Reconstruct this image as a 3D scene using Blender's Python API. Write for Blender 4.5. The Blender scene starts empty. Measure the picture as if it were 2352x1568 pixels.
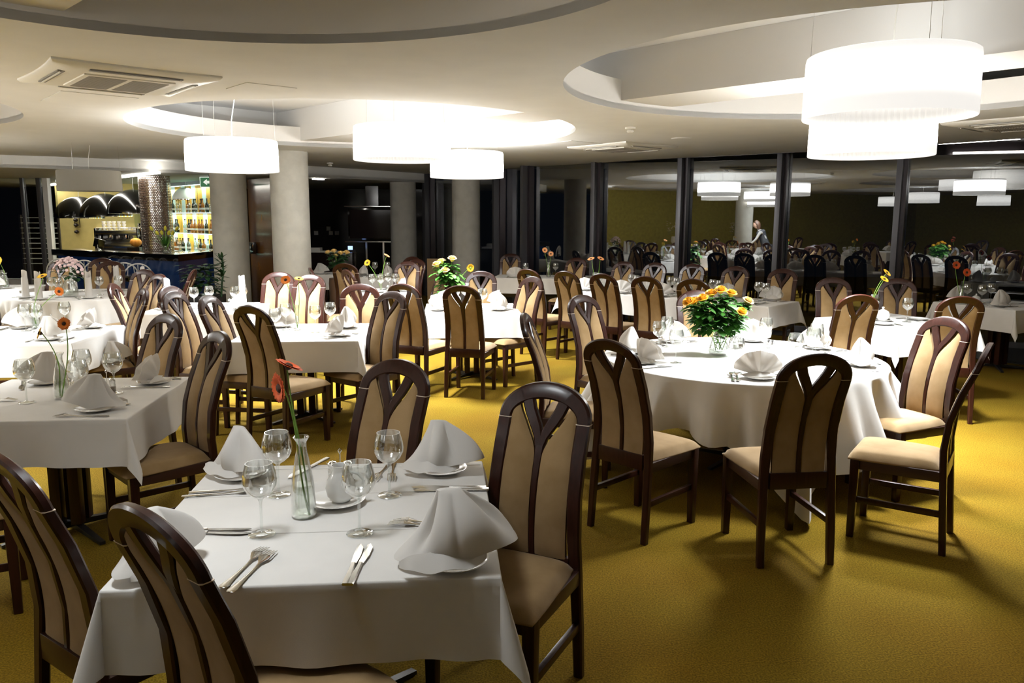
import bpy, bmesh, math, random
from math import sin, cos, pi, radians, sqrt, atan2
from mathutils import Vector, Matrix
random.seed(7)
S = bpy.context.scene
COL = S.collection
# ------------------------------------------------------------------ camera
H = 1.72
PITCH = math.atan((784-500)/1834.0)
cd = bpy.data.cameras.new('camera'); cam = bpy.data.objects.new('camera', cd); COL.objects.link(cam)
cd.sensor_width = 36; cd.lens = 36*1834/2352; cd.clip_start = .05; cd.clip_end = 200
cam.location = (0, 0, H)
cam.matrix_world = Matrix.Translation((0, 0, H)) @ Matrix.Rotation(pi/2-PITCH, 4, 'X') @ Matrix.Rotation(radians(-.2)*-1, 4, 'Z')
S.camera = cam
# ------------------------------------------------------------------ world, exposure
W = bpy.data.worlds.new('night'); S.world = W; W.use_nodes = True
W.node_tree.nodes['Background'].inputs[0].default_value = (.010, .013, .020, 1)
W.node_tree.nodes['Background'].inputs[1].default_value = .15
S.view_settings.view_transform = 'Standard'; S.view_settings.look = 'None'
S.view_settings.exposure = 0.6; S.view_settings.gamma = 1
S.view_settings.use_curve_mapping = False
S.cycles.max_bounces = 7; S.cycles.diffuse_bounces = 4; S.cycles.glossy_bounces = 4
S.cycles.transmission_bounces = 6; S.cycles.transparent_max_bounces = 24
S.cycles.caustics_reflective = False; S.cycles.caustics_refractive = False
S.cycles.sample_clamp_indirect = 4; S.cycles.use_denoising = True
LAMP_DOWN = 92.0; LAMP_UP = 55.0; SHADE = .74
LC = (.93, .99, 1.03)

# ------------------------------------------------------------------ materials
def nodes(m):
    return m.node_tree.nodes, m.node_tree.links
def mat(name, c, rough=.6, metal=0., spec=.5, coat=0., sheen=0., noise=0., nscale=30., c2=None, bump=0., bscale=200., emit=None, es=0., trans=0., stretch=None, detail=3.):
    m = bpy.data.materials.new(name); m.use_nodes = True
    N, L = nodes(m); p = N['Principled BSDF']
    p.inputs['Base Color'].default_value = (*c, 1); p.inputs['Roughness'].default_value = rough
    p.inputs['Metallic'].default_value = metal; p.inputs['Specular IOR Level'].default_value = spec
    p.inputs['Coat Weight'].default_value = coat; p.inputs['Coat Roughness'].default_value = .12
    p.inputs['Sheen Weight'].default_value = sheen
    if trans: p.inputs['Transmission Weight'].default_value = trans
    if emit: p.inputs['Emission Color'].default_value = (*emit, 1); p.inputs['Emission Strength'].default_value = es
    if noise or bump:
        tc = N.new('ShaderNodeTexCoord'); mp = N.new('ShaderNodeMapping')
        L.new(tc.outputs['Object'], mp.inputs[0])
        if stretch: mp.inputs['Scale'].default_value = stretch
    if noise:
        n = N.new('ShaderNodeTexNoise'); n.inputs['Scale'].default_value = nscale; n.inputs['Detail'].default_value = detail
        L.new(mp.outputs[0], n.inputs[0])
        r = N.new('ShaderNodeValToRGB'); r.color_ramp.elements[0].position = .5-.35*noise if noise <= 1 else .2
        r.color_ramp.elements[1].position = .5+.35*noise if noise <= 1 else .8
        r.color_ramp.elements[0].position = .3; r.color_ramp.elements[1].position = .7
        cc = c2 if c2 else tuple(max(0, v*(1-noise)) for v in c)
        r.color_ramp.elements[0].color = (*cc, 1); r.color_ramp.elements[1].color = (*c, 1)
        L.new(n.outputs['Fac'], r.inputs[0]); L.new(r.outputs[0], p.inputs['Base Color'])
    if bump:
        b = N.new('ShaderNodeTexNoise'); b.inputs['Scale'].default_value = bscale; b.inputs['Detail'].default_value = 2
        L.new(mp.outputs[0], b.inputs[0]); bp = N.new('ShaderNodeBump'); bp.inputs['Strength'].default_value = bump
        bp.inputs['Distance'].default_value = .002
        L.new(b.outputs['Fac'], bp.inputs['Height']); L.new(bp.outputs[0], p.inputs['Normal'])
    return m
M = {}
M['ceil'] = mat('plaster', (.74, .735, .715), .9, noise=.05, nscale=3)
M['plenum'] = mat('plenum_plaster', (.86, .85, .84), .9)
M['ring'] = mat('recess_plaster', (.72, .70, .67), .9)
M['cloth'] = mat('white_linen', (.82, .79, .75), .85, sheen=.2, noise=.05, nscale=8, bump=.25, bscale=900)
M['napkin'] = mat('napkin_linen', (.84, .82, .79), .85, sheen=.2, bump=.2, bscale=800)
def translucent(m, c, w):
    N, L = nodes(m); p = N['Principled BSDF']; o = N['Material Output']; t = N.new('ShaderNodeBsdfTranslucent'); t.inputs[0].default_value = (*c, 1)
    x = N.new('ShaderNodeMixShader'); x.inputs[0].default_value = w; L.new(p.outputs[0], x.inputs[1]); L.new(t.outputs[0], x.inputs[2]); L.new(x.outputs[0], o.inputs[0])
translucent(M['napkin'], (.85, .80, .74), .40); translucent(M['cloth'], (.8, .74, .66), .10)
M['wood'] = mat('dark_mahogany', (.036, .010, .006), .30, coat=.15, spec=.28, noise=.5, nscale=14, stretch=(6, 6, .6))
M['apron'] = mat('dark_mahogany_matt', (.035, .012, .008), .4, coat=.2)
M['suede'] = mat('beige_suede', (.33, .215, .10), .95, sheen=.1, noise=.25, nscale=9, c2=(.25, .155, .062), bump=.3, bscale=500)
M['inlay'] = mat('pale_inlay', (.75, .62, .5), .4)
M['carpet'] = mat('mustard_carpet', (.36, .215, .022), .97, spec=.1)
M['concrete'] = mat('cast_concrete', (.56, .54, .48), .85, noise=.15, nscale=7, bump=.25, bscale=60, detail=8)
M['steel'] = mat('polished_steel', (.80, .79, .76), .18, metal=1)
M['chrome'] = mat('chrome', (.88, .88, .88), .08, metal=1)
M['porcelain'] = mat('porcelain', (.86, .85, .82), .12, coat=.6)
M['alu'] = mat('grey_aluminium', (.12, .118, .13), .42, metal=.55)
M['dark_alu'] = mat('dark_aluminium', (.03, .022, .026), .35, metal=.3)
M['black'] = mat('black_metal', (.010, .009, .009), .35)
M['gblack'] = mat('gloss_black', (.004, .004, .004), .06, coat=1)
M['stone'] = mat('dark_floor_strip', (.015, .014, .013), .5)
M['cream'] = mat('cream_plastic', (.78, .76, .70), .4)
M['slot2'] = mat('grille_gap', (.34, .32, .29), .6)
M['slot'] = mat('dark_slot', (.20, .19, .17), .6)
M['yellow'] = mat('yellow_wall', (.74, .62, .24), .8, noise=.12, nscale=5)
M['olive'] = mat('olive_wall', (.30, .25, .035), .8, noise=.3, nscale=12, c2=(.22, .18, .02))
M['greywall'] = mat('grey_wall', (.30, .33, .36), .8)
M['brown'] = mat('brown_panel', (.17, .070, .012), .22, coat=.6, noise=.5, nscale=2.5, c2=(.07, .026, .007), stretch=(1, 1, .7))
M['espresso'] = mat('espresso_panel', (.016, .009, .007), .22, coat=.5)
M['blue'] = mat('blue_glass_panel', (.012, .030, .085), .10, coat=1, noise=.7, nscale=1.0, emit=(.02, .07, .25), es=.05)
M['screen'] = mat('tv_screen', (.02, .014, .014), .08)
M['green'] = mat('leaf_green', (.055, .20, .022), .45, noise=.5, nscale=30)
M['dgreen'] = mat('dark_leaf', (.015, .060, .014), .45, noise=.5, nscale=20)
M['stem'] = mat('flower_stem', (.20, .38, .06), .5)
M['rose'] = mat('yellow_rose', (.90, .55, .04), .6, noise=.3, nscale=25, c2=(.85, .42, .03))
M['peach'] = mat('peach_rose', (.88, .55, .24), .6, noise=.3, nscale=25, c2=(.80, .62, .20))
M['orange'] = mat('orange_petal', (.85, .22, .015), .6)
M['red'] = mat('red_petal', (.60, .085, .015), .6)
M['apricot'] = mat('apricot_petal', (.88, .40, .16), .6)
M['ypetal'] = mat('yellow_petal', (.82, .50, .03), .6)
M['pink'] = mat('pink_petal', (.82, .62, .64), .6)
M['core'] = mat('flower_core', (.05, .02, .01), .9)
M['tulip'] = mat('yellow_tulip', (.80, .72, .06), .5)
M['terra'] = mat('brown_pot', (.10, .055, .03), .5)
M['wicker'] = mat('tan_board', (.42, .27, .13), .7)
M['orangefruit'] = mat('orange_skin', (.75, .30, .03), .5)
M['sign'] = mat('sign_green', (.0, .13, .035), .4, emit=(0, .13, .03), es=.25)
M['signwhite'] = mat('sign_white', (.8, .85, .8), .4, emit=(.8, .9, .8), es=.4)
M['led'] = mat('led_strip', (.9, .9, .9), .5, emit=(1, .95, .85), es=14)
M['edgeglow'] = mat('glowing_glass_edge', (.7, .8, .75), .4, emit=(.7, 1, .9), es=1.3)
M['enamel'] = mat('cream_enamel_tube', (.82, .80, .74), .3, coat=.5)
M['hair'] = mat('brown_hair', (.05, .022, .01), .5)
M['skin'] = mat('skin', (.62, .38, .27), .5)
M['white_shirt'] = mat('white_shirt', (.75, .74, .72), .8)
M['vest'] = mat('black_waistcoat', (.012, .012, .014), .8)
M['water'] = None
def carpet():
    m = M['carpet']; N, L = nodes(m); p = N['Principled BSDF']
    tc = N.new('ShaderNodeTexCoord')
    a = N.new('ShaderNodeTexNoise'); a.inputs['Scale'].default_value = 1.3; a.inputs['Detail'].default_value = 4
    b = N.new('ShaderNodeTexNoise'); b.inputs['Scale'].default_value = 130; b.inputs['Detail'].default_value = 3
    for n in (a, b): L.new(tc.outputs['Object'], n.inputs[0])
    r = N.new('ShaderNodeValToRGB'); r.color_ramp.elements[0].position = .35; r.color_ramp.elements[1].position = .65
    r.color_ramp.elements[0].color = (.185, .105, .006, 1); r.color_ramp.elements[1].color = (.20, .130, .009, 1)
    L.new(a.outputs['Fac'], r.inputs[0])
    r2 = N.new('ShaderNodeValToRGB'); r2.color_ramp.elements[0].position = .35; r2.color_ramp.elements[1].position = .68
    r2.color_ramp.elements[0].color = (.52, .50, .46, 1); r2.color_ramp.elements[1].color = (1.15, 1.15, 1.2, 1)
    L.new(b.outputs['Fac'], r2.inputs[0])
    mx = N.new('ShaderNodeMix'); mx.data_type = 'RGBA'; mx.blend_type = 'MULTIPLY'; mx.inputs[0].default_value = 1
    L.new(r.outputs[0], mx.inputs[6]); L.new(r2.outputs[0], mx.inputs[7]); L.new(mx.outputs[2], p.inputs['Base Color'])
    bp = N.new('ShaderNodeBump'); bp.inputs['Strength'].default_value = .5; bp.inputs['Distance'].default_value = .006
    L.new(b.outputs['Fac'], bp.inputs['Height']); L.new(bp.outputs[0], p.inputs['Normal'])
carpet()
def glassy(name, tint=(1, 1, 1), lo=.06, hi=.85, blend=.35, rough=.0):
    m = bpy.data.materials.new(name); m.use_nodes = True; N, L = nodes(m); N.clear()
    o = N.new('ShaderNodeOutputMaterial'); mx = N.new('ShaderNodeMixShader'); t = N.new('ShaderNodeBsdfTransparent'); g = N.new('ShaderNodeBsdfGlossy')
    t.inputs[0].default_value = (*tint, 1); g.inputs['Roughness'].default_value = rough; g.inputs[0].default_value = (1, 1, 1, 1)
    lw = N.new('ShaderNodeLayerWeight'); lw.inputs[0].default_value = blend
    mr = N.new('ShaderNodeMapRange'); mr.inputs[3].default_value = lo; mr.inputs[4].default_value = hi
    L.new(lw.outputs['Facing'], mr.inputs[0]); L.new(mr.outputs[0], mx.inputs[0])
    L.new(t.outputs[0], mx.inputs[1]); L.new(g.outputs[0], mx.inputs[2]); L.new(mx.outputs[0], o.inputs[0])
    return m
M['glass'] = glassy('clear_glass', (.97, .98, .975), .07, .90, .42)
M['stemglass'] = glassy('stem_glass', (.95, .97, .96), .10, .9, .38)
M['pane'] = glassy('window_glass', (.85, .88, .88), .15, .80, .22)
M['shelfglass'] = glassy('green_shelf_glass', (.75, .95, .9), .12, .8, .4)
def sheet_water():
    m = glassy('water', (.93, .96, .93), .04, .5, .3); return m
M['water'] = sheet_water()
HOT = 13.0
def shade_mat(name, es, hot=37.0):
    m = bpy.data.materials.new(name); m.use_nodes = True; N, L = nodes(m); N.clear()
    o = N.new('ShaderNodeOutputMaterial'); ad = N.new('ShaderNodeAddShader'); d = N.new('ShaderNodeBsdfDiffuse'); e = N.new('ShaderNodeEmission')
    d.inputs[0].default_value = (.55, .53, .50, 1); e.inputs[0].default_value = (1, .98, .95, 1); e.inputs[1].default_value = es
    # bulb glow: bright spots around the bulbs at mid height, dimmer towards the rims
    tc = N.new('ShaderNodeTexCoord'); sx = N.new('ShaderNodeSeparateXYZ'); L.new(tc.outputs['Object'], sx.inputs[0])
    zz = N.new('ShaderNodeMath'); zz.operation = 'SUBTRACT'; zz.inputs[1].default_value = .17; L.new(sx.outputs[2], zz.inputs[0])
    z2 = N.new('ShaderNodeMath'); z2.operation = 'MULTIPLY'; L.new(zz.outputs[0], z2.inputs[0]); L.new(zz.outputs[0], z2.inputs[1])
    mr = N.new('ShaderNodeMapRange'); mr.interpolation_type = 'SMOOTHSTEP'; mr.inputs[1].default_value = 0; mr.inputs[2].default_value = .0135; mr.inputs[3].default_value = es*hot; mr.inputs[4].default_value = es*.82
    L.new(z2.outputs[0], mr.inputs[0]); L.new(mr.outputs[0], e.inputs[1])
    L.new(d.outputs[0], ad.inputs[0]); L.new(e.outputs[0], ad.inputs[1]); L.new(ad.outputs[0], o.inputs[0]); return m
M['shade'] = shade_mat('lit_fabric_shade', SHADE); M['lining'] = shade_mat('lit_pleated_lining', .38, 1.4)
M['shade_off'] = mat('unlit_fabric_shade', (.82, .80, .75), .9)
def lit_panel():
    m = bpy.data.materials.new('backlit_shelf_panel'); m.use_nodes = True; N, L = nodes(m); p = N['Principled BSDF']
    tc = N.new('ShaderNodeTexCoord'); sx = N.new('ShaderNodeSeparateXYZ'); L.new(tc.outputs['Object'], sx.inputs[0])
    # alternating amber / white glass strips along local x, lamps every shelf height on local z
    mu = N.new('ShaderNodeMath'); mu.operation = 'MULTIPLY'; mu.inputs[1].default_value = 1/.62; L.new(sx.outputs[0], mu.inputs[0])
    fr = N.new('ShaderNodeMath'); fr.operation = 'FRACT'; L.new(mu.outputs[0], fr.inputs[0])
    r = N.new('ShaderNodeValToRGB'); e = r.color_ramp.elements; r.color_ramp.interpolation = 'CONSTANT'
    e[0].position = 0; e[0].color = (.50, .30, .03, 1); e[1].position = .62; e[1].color = (.45, .62, .55, 1)
    L.new(fr.outputs[0], r.inputs[0])
    L.new(r.outputs[0], p.inputs['Base Color']); L.new(r.outputs[0], p.inputs['Emission Color'])
    w = N.new('ShaderNodeTexNoise'); w.inputs['Scale'].default_value = 2.2; L.new(tc.outputs['Object'], w.inputs[0])
    mr = N.new('ShaderNodeMapRange'); mr.inputs[1].default_value = .35; mr.inputs[2].default_value = .7; mr.inputs[3].default_value = .15; mr.inputs[4].default_value = .75
    L.new(w.outputs['Fac'], mr.inputs[0]); L.new(mr.outputs[0], p.inputs['Emission Strength'])
    return m
M['litpanel'] = lit_panel()
def mosaic():
    m = mat('sequin_mosaic', (.5, .42, .34), .22, metal=1); N, L = nodes(m); p = N['Principled BSDF']
    tc = N.new('ShaderNodeTexCoord'); br = N.new('ShaderNodeTexBrick')
    br.inputs['Scale'].default_value = 1; br.inputs['Brick Width'].default_value = .036; br.inputs['Row Height'].default_value = .03; br.inputs['Mortar Size'].default_value = .006
    br.inputs['Color1'].default_value = (.95, .92, .88, 1); br.inputs['Color2'].default_value = (.50, .40, .32, 1); br.inputs['Mortar'].default_value = (.10, .06, .04, 1)
    sx = N.new('ShaderNodeSeparateXYZ'); L.new(tc.outputs['Object'], sx.inputs[0])
    at = N.new('ShaderNodeMath'); at.operation = 'ARCTAN2'; L.new(sx.outputs[1], at.inputs[0]); L.new(sx.outputs[0], at.inputs[1])
    mu = N.new('ShaderNodeMath'); mu.operation = 'MULTIPLY'; mu.inputs[1].default_value = .27; L.new(at.outputs[0], mu.inputs[0])
    cb = N.new('ShaderNodeCombineXYZ'); L.new(mu.outputs[0], cb.inputs[0]); L.new(sx.outputs[2], cb.inputs[1])
    L.new(cb.outputs[0], br.inputs[0]); L.new(br.outputs['Color'], p.inputs['Base Color'])
    iv = N.new('ShaderNodeMath'); iv.operation = 'SUBTRACT'; iv.inputs[0].default_value = 1; L.new(br.outputs['Fac'], iv.inputs[1]); L.new(iv.outputs[0], p.inputs['Metallic'])
    bp = N.new('ShaderNodeBump'); bp.inputs['Strength'].default_value = .9; bp.inputs['Distance'].default_value = .01; L.new(br.outputs['Color'], bp.inputs['Height']); L.new(bp.outputs[0], p.inputs['Normal'])
    return m
M['mosaic'] = mosaic()

# ------------------------------------------------------------------ mesh helpers
class MB:
    def __init__(s): s.v = []; s.f = []
    def add(s, vs, fs):
        o = len(s.v); s.v += [tuple(v) for v in vs]; s.f += [tuple(i+o for i in f) for f in fs]; return s
    def box(s, x0, x1, y0, y1, z0, z1):
        return s.add([(x0,y0,z0),(x1,y0,z0),(x1,y1,z0),(x0,y1,z0),(x0,y0,z1),(x1,y0,z1),(x1,y1,z1),(x0,y1,z1)],
                     [(0,3,2,1),(4,5,6,7),(0,1,5,4),(1,2,6,5),(2,3,7,6),(3,0,4,7)])
    def prism(s, pts, z0, z1):
        n = len(pts); return s.add([(x,y,z0) for x,y in pts]+[(x,y,z1) for x,y in pts],
            [tuple(range(n-1,-1,-1)), tuple(range(n,2*n))]+[(i,(i+1)%n,(i+1)%n+n,i+n) for i in range(n)])
    def obox(s, a, b, w, z0, z1, side=0):      # box along floor line a-b, width w
        a = Vector(a); b = Vector(b); d = (b-a).normalized(); n = Vector((-d.y, d.x))
        o0 = n*(-w/2 if side == 0 else 0); o1 = n*(w/2 if side == 0 else w*side)
        q = [a+o0, b+o0, b+o1, a+o1]
        if side < 0: q.reverse()
        return s.prism([(p.x, p.y) for p in q], z0, z1)
    def lathe(s, prof, n=24, c=(0,0,0), cap=False):
        vs = []; fs = []
        for r, z in prof:
            for k in range(n):
                a = 2*pi*k/n; vs.append((c[0]+r*cos(a), c[1]+r*sin(a), c[2]+z))
        m = len(prof)
        for i in range(m-1):
            for k in range(n):
                fs.append((i*n+k, i*n+(k+1)%n, (i+1)*n+(k+1)%n, (i+1)*n+k))
        if cap: fs += [tuple(range(n-1,-1,-1)), tuple(range((m-1)*n, m*n))]
        return s.add(vs, fs)
    def tube(s, path, r, n=8, closed=False):
        path = [Vector(p) for p in path]; m = len(path); R = r if isinstance(r, (list, tuple)) else [r]*m
        vs = []; fs = []; up = Vector((0.13, .21, 1)).normalized(); prev = None
        for i, p in enumerate(path):
            if closed: t = path[(i+1) % m]-path[i-1]
            else: t = path[min(i+1, m-1)]-path[max(i-1, 0)]
            t.normalize()
            if prev is None: a = t.cross(up) if abs(t.dot(up)) < .95 else t.cross(Vector((1,0,0)))
            else: a = prev-t*prev.dot(t)
            a.normalize(); b = t.cross(a); prev = a
            for k in range(n):
                q = 2*pi*k/n; vs.append(p+(a*cos(q)+b*sin(q))*R[i])
        for i in range(m if closed else m-1):
            j = (i+1) % m
            for k in range(n): fs.append((i*n+k, i*n+(k+1)%n, j*n+(k+1)%n, j*n+k))
        if not closed: fs += [tuple(range(n-1,-1,-1)), tuple(range((m-1)*n, m*n))]
        return s.add(vs, fs)
    def grid(s, fn, nu, nv, closeu=False):
        vs = [fn(i/nu, j/nv) for j in range(nv+1) for i in range(nu+(0 if closeu else 1))]
        w = nu if closeu else nu+1
        fs = [(j*w+i, j*w+(i+1)%w, (j+1)*w+(i+1)%w, (j+1)*w+i) for j in range(nv) for i in range(nu)]
        return s.add(vs, fs)
    def ribbon(s, path, w, d, yf, ch=.006):     # bar of width w, depth d along an (x,z) path, bent by y=yf(z)
        m = len(path); W_ = w if isinstance(w, (list, tuple)) else [w]*m; vs = []; fs = []
        for i, (x, z) in enumerate(path):
            x0, z0 = path[max(i-1, 0)]; x1, z1 = path[min(i+1, m-1)]
            t = Vector((x1-x0, z1-z0)).normalized(); nx, nz = -t.y, t.x
            a = W_[i]/2; b = d/2
            for u, v in ((-a, -b+ch), (-a+ch, -b), (a-ch, -b), (a, -b+ch), (a, b-ch), (a-ch, b), (-a+ch, b), (-a, b-ch)):
                zz = z+nz*u; vs.append((x+nx*u, yf(zz)+v, zz))
        for i in range(m-1):
            for k in range(8): fs.append((i*8+k, i*8+(k+1)%8, (i+1)*8+(k+1)%8, (i+1)*8+k))
        fs += [tuple(range(7,-1,-1)), tuple(range((m-1)*8, m*8))]
        return s.add(vs, fs)
    def xf(s, mtx, i0=0):
        for i in range(i0, len(s.v)): s.v[i] = tuple(mtx @ Vector(s.v[i]))
        return s
    def mesh(s, name, material, bevel=0, smooth=35, subdiv=0, thick=0, fix=True):
        me = bpy.data.meshes.new(name); me.from_pydata(s.v, [], s.f); me.update()
        bm = bmesh.new(); bm.from_mesh(me)
        if fix:
            bmesh.ops.remove_doubles(bm, verts=bm.verts, dist=1e-5)
            bmesh.ops.recalc_face_normals(bm, faces=bm.faces)
        if bevel: bmesh.ops.bevel(bm, geom=[e for e in bm.edges if e.is_manifold and e.calc_face_angle(0) > .6], offset=bevel, segments=2, profile=.6, affect='EDGES')
        if thick:
            bm.normal_update(); ov = list(bm.verts); of = list(bm.faces)
            bd = [(e.verts[0], e.verts[1]) for e in bm.edges if len(e.link_faces) == 1]
            bd = [(a, b) if any(l.vert == a and l.link_loop_next.vert == b for l in a.link_loops) else (b, a) for a, b in bd]
            nv = {v: bm.verts.new(v.co-v.normal*thick) for v in ov}
            for f in of: bm.faces.new([nv[v] for v in reversed(f.verts)])
            for a, b in bd: bm.faces.new([b, a, nv[a], nv[b]])
        bm.to_mesh(me); bm.free()
        if smooth:
            me.shade_smooth(); me.set_sharp_from_angle(angle=radians(smooth))
        me.materials.append(M[material] if isinstance(material, str) else material)
        return me
    def build(s, name, material, parent=None, loc=None, rz=None, **k):
        return link(name, s.mesh(name, material, **k), parent, loc, rz)
def link(name, me, parent=None, loc=None, rz=None):
    o = bpy.data.objects.new(name, me); COL.objects.link(o)
    if parent: o.parent = parent
    if loc is not None: o.location = loc
    if rz is not None: o.rotation_euler = (0, 0, rz)
    return o
def thing(name, label, cat, loc=(0,0,0), rz=0, group=None):
    o = bpy.data.objects.new(name, None); COL.objects.link(o); o.empty_display_size = .1
    o.location = loc; o.rotation_euler = (0, 0, rz); tag(o, label, cat, group); return o
def tag(o, label=None, cat=None, group=None, kind=None):
    if label: o['label'] = label
    if cat: o['category'] = cat
    if group: o['group'] = group
    if kind: o['kind'] = kind
    return o
def struct(name, mb, material, **k):
    o = mb.build(name, material, **k); o['kind'] = 'structure'; return o
USED = set()
def place(proto, loc, rz, label, group=None):
    """first use moves the prototype itself, later uses copy it with all its parts"""
    if proto.name not in USED: USED.add(proto.name); r = proto
    else:
        r = proto.copy(); COL.objects.link(r)
        for ch in list(proto.children):
            c = ch.copy(); COL.objects.link(c); c.parent = r
            for g in list(ch.children):
                d = g.copy(); COL.objects.link(d); d.parent = c
    r.location = loc; r.rotation_euler = (0, 0, rz); r['label'] = label
    k_ = {'fork': 1.25, 'knife': 1.27, 'glass': 1.05, 'plate': 1.08}.get(r.get('category'), 1)
    if k_ != 1: r.scale = (k_, k_, k_)
    if group: r['group'] = group
    return r

# ------------------------------------------------------------------ room
HC = 2.66; LOW = 2.47; SLAB = 3.15
GN = Vector((cos(radians(56.5)), sin(radians(56.5)))); GD = 12.6; GT = Vector((GN.y, -GN.x))
def gp(u): p = GN*GD+GT*u; return (p.x, p.y)            # point of the glass facade, u along it
EDGE = [(-.18, 15.92), (.41, 15.39), (2.26, 13.17), (4.18, 11.6), (5.29, 10.42), (5.97, 9.58), (8.6, 6.9), (12, 3.4)]
FASC = [(-16, 12.6), (-9.2, 12.6), (-7.95, 12.72), (-7.3, 13.05), (-6.41, 13.75), (-5.65, 14.25), (-4.44, 14.8), (-3.79, 15.15), (-1.88, 17.75)]
struct('floor', MB().box(-16, 13, -7, 24, -.12, 0), 'carpet', smooth=0)
# dark stone strip between carpet and facade
gl = [gp(-7.3), gp(-6.0), gp(9.0)]
strip = EDGE[1:]+[(gl[2][0]+.2, gl[2][1]), gl[1], (-.1, 15.9)]
struct('trim_1', MB().prism(strip, 0, .012), 'stone', smooth=0)

def flat_with_holes(name, outer, holes, z, th, material):
    cu = bpy.data.curves.new(name, 'CURVE'); cu.dimensions = '2D'; cu.fill_mode = 'BOTH'; cu.extrude = th/2
    def spl(pts):
        sp = cu.splines.new('POLY'); sp.points.add(len(pts)-1); sp.use_cyclic_u = True
        for p, q in zip(sp.points, pts): p.co = (q[0], q[1], 0, 1)
    spl(outer)
    for (cx, cy, r) in holes: spl([(cx+r*cos(2*pi*k/128), cy+r*sin(2*pi*k/128)) for k in range(128)])
    t = bpy.data.objects.new(name+'_tmp', cu); COL.objects.link(t)
    me = bpy.data.meshes.new_from_object(t.evaluated_get(bpy.context.evaluated_depsgraph_get()))
    bpy.data.objects.remove(t); me.materials.clear(); me.materials.append(M[material])
    o = link(name, me, loc=(0, 0, z+th/2)); o['kind'] = 'structure'; return o
HOLES = [(-1.66, 8.97, 2.34), (2.50, 5.72, 2.15), (-1.15, 2.75, 1.83), (-6.55, 6.62, 2.25), (4.3, -.9, 2.1), (-5.4, -1.2, 2.2)]
outer = [(-16, -7), (12.9, -7), (12.9, 2.5)]+EDGE[::-1][0:]+[(-1.88, 17.75)]+FASC[::-1][1:]
flat_with_holes('ceiling', outer, HOLES, HC, .05, 'ceil')
struct('ceiling.001', MB().box(-16, 13, -7, 24, SLAB, SLAB+.1), 'plenum', smooth=0)
for i, (cx, cy, r) in enumerate(HOLES):
    struct('trim_%d' % (10+i), MB().lathe([(r, HC+.001), (r+.03, HC+.001), (r+.03, HC+.25), (r, HC+.25), (r, HC+.001)], 128, (cx, cy, 0)), 'ring')
# down-stand beams running parallel to the facade inside the plenum, seen through the recesses
dn = Vector((.7071, .7071)); dt = Vector((.7071, -.7071))
for i, (s0, s1) in enumerate(((5.76, 6.42), (.72, 1.38))):
    a = dn*s0; b = dn*s1; q = [a+dt*-13, a+dt*10, b+dt*10, b+dt*-13]
    struct('trim_%d' % (20+i), MB().prism([(p.x, p.y) for p in q], HC+.075, SLAB-.001), 'ring', smooth=0)
a = dn*1.0+dt*-10.6; b = dn*5.76+dt*-10.6; c_ = dn*5.76+dt*-10.4; d_ = dn*1.0+dt*-10.4
struct('trim_22', MB().prism([(p.x, p.y) for p in (a, d_, c_, b)], HC+.075, SLAB-.001), 'ring', smooth=0)
# lower soffit over bar and alcove, with fascia
low = FASC+[(-1.0, 18.4), (-1.0, 23.9), (-16, 23.9)]
struct('ceiling.002', MB().prism(low, LOW, LOW+.05), 'ceil', smooth=0)
fm = MB()
for a, b in zip(FASC[:-1], FASC[1:]): fm.obox(a, b, .04, LOW-.002, HC, 1)
struct('trim_2', fm, 'ceil', smooth=40)
# pocket above the facade strip
pk = MB().prism([EDGE[1], EDGE[2], EDGE[3], EDGE[4], EDGE[5], EDGE[6], gl[2], gl[1], (-.1, 16.0)], HC+.16, HC+.2)
struct('ceiling.003', pk, 'dark_alu', smooth=0)
pe = MB()
for a, b in zip(EDGE[:-2], EDGE[1:-1]): pe.obox(a, b, .03, HC-.004, HC+.17)
struct('trim_3', pe, 'dark_alu', smooth=0)
# outer walls (behind and beside the camera) and yellow left wall
struct('wall_back', MB().box(-16, 13, -7.1, -7, 0, SLAB), 'olive', smooth=0)
struct('wall_right', MB().box(12.9, 13, -7, 3.4, 0, SLAB), 'espresso', smooth=0)
struct('wall_left', MB().box(-10.1, -10, -7, 10.6, 0, HC), 'olive', smooth=0)
# facade glass and mullions
U = [-6.53, -4.97, -3.40, -1.76, -.05, 1.6, 3.3, 5.0, 6.7, 8.4]
def pane(n, a, b, z0=.03, z1=HC+.15):
    w = struct('window_%d' % n, MB().obox(a, b, .012, z0, z1), 'pane', smooth=0); return w
def mullion(p, ang, w=.075, d=.26, n=1, lit='alu'):
    o = MB().box(-w/2, w/2, -d, -.01, .0, HC+.16).build('trim_%d' % n, lit, loc=(p[0], p[1], 0), rz=ang, bevel=.004); o['kind'] = 'structure'
    m = MB().box(w/2, w/2+.05, -d*.55, -.02, .0, HC+.16).build('mullion_shaded_side', 'dark_alu', parent=o)  # paler body and darker side put lit and shaded faces into the colour
ga = radians(-33.5)
for i in range(len(U)-1):
    pane(10+i, gp(U[i]), gp(U[i+1]))
for i, u in enumerate(U[:-1]): mullion(gp(u), ga, n=40+i)
LFT = [(-.16, 16.0), (.36, 15.05), gp(U[0])]
pane(5, LFT[0], LFT[1]); pane(6, LFT[1], LFT[2])
mullion(LFT[1], radians(-50), n=50); mullion(LFT[0], radians(-60), n=51)
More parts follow.
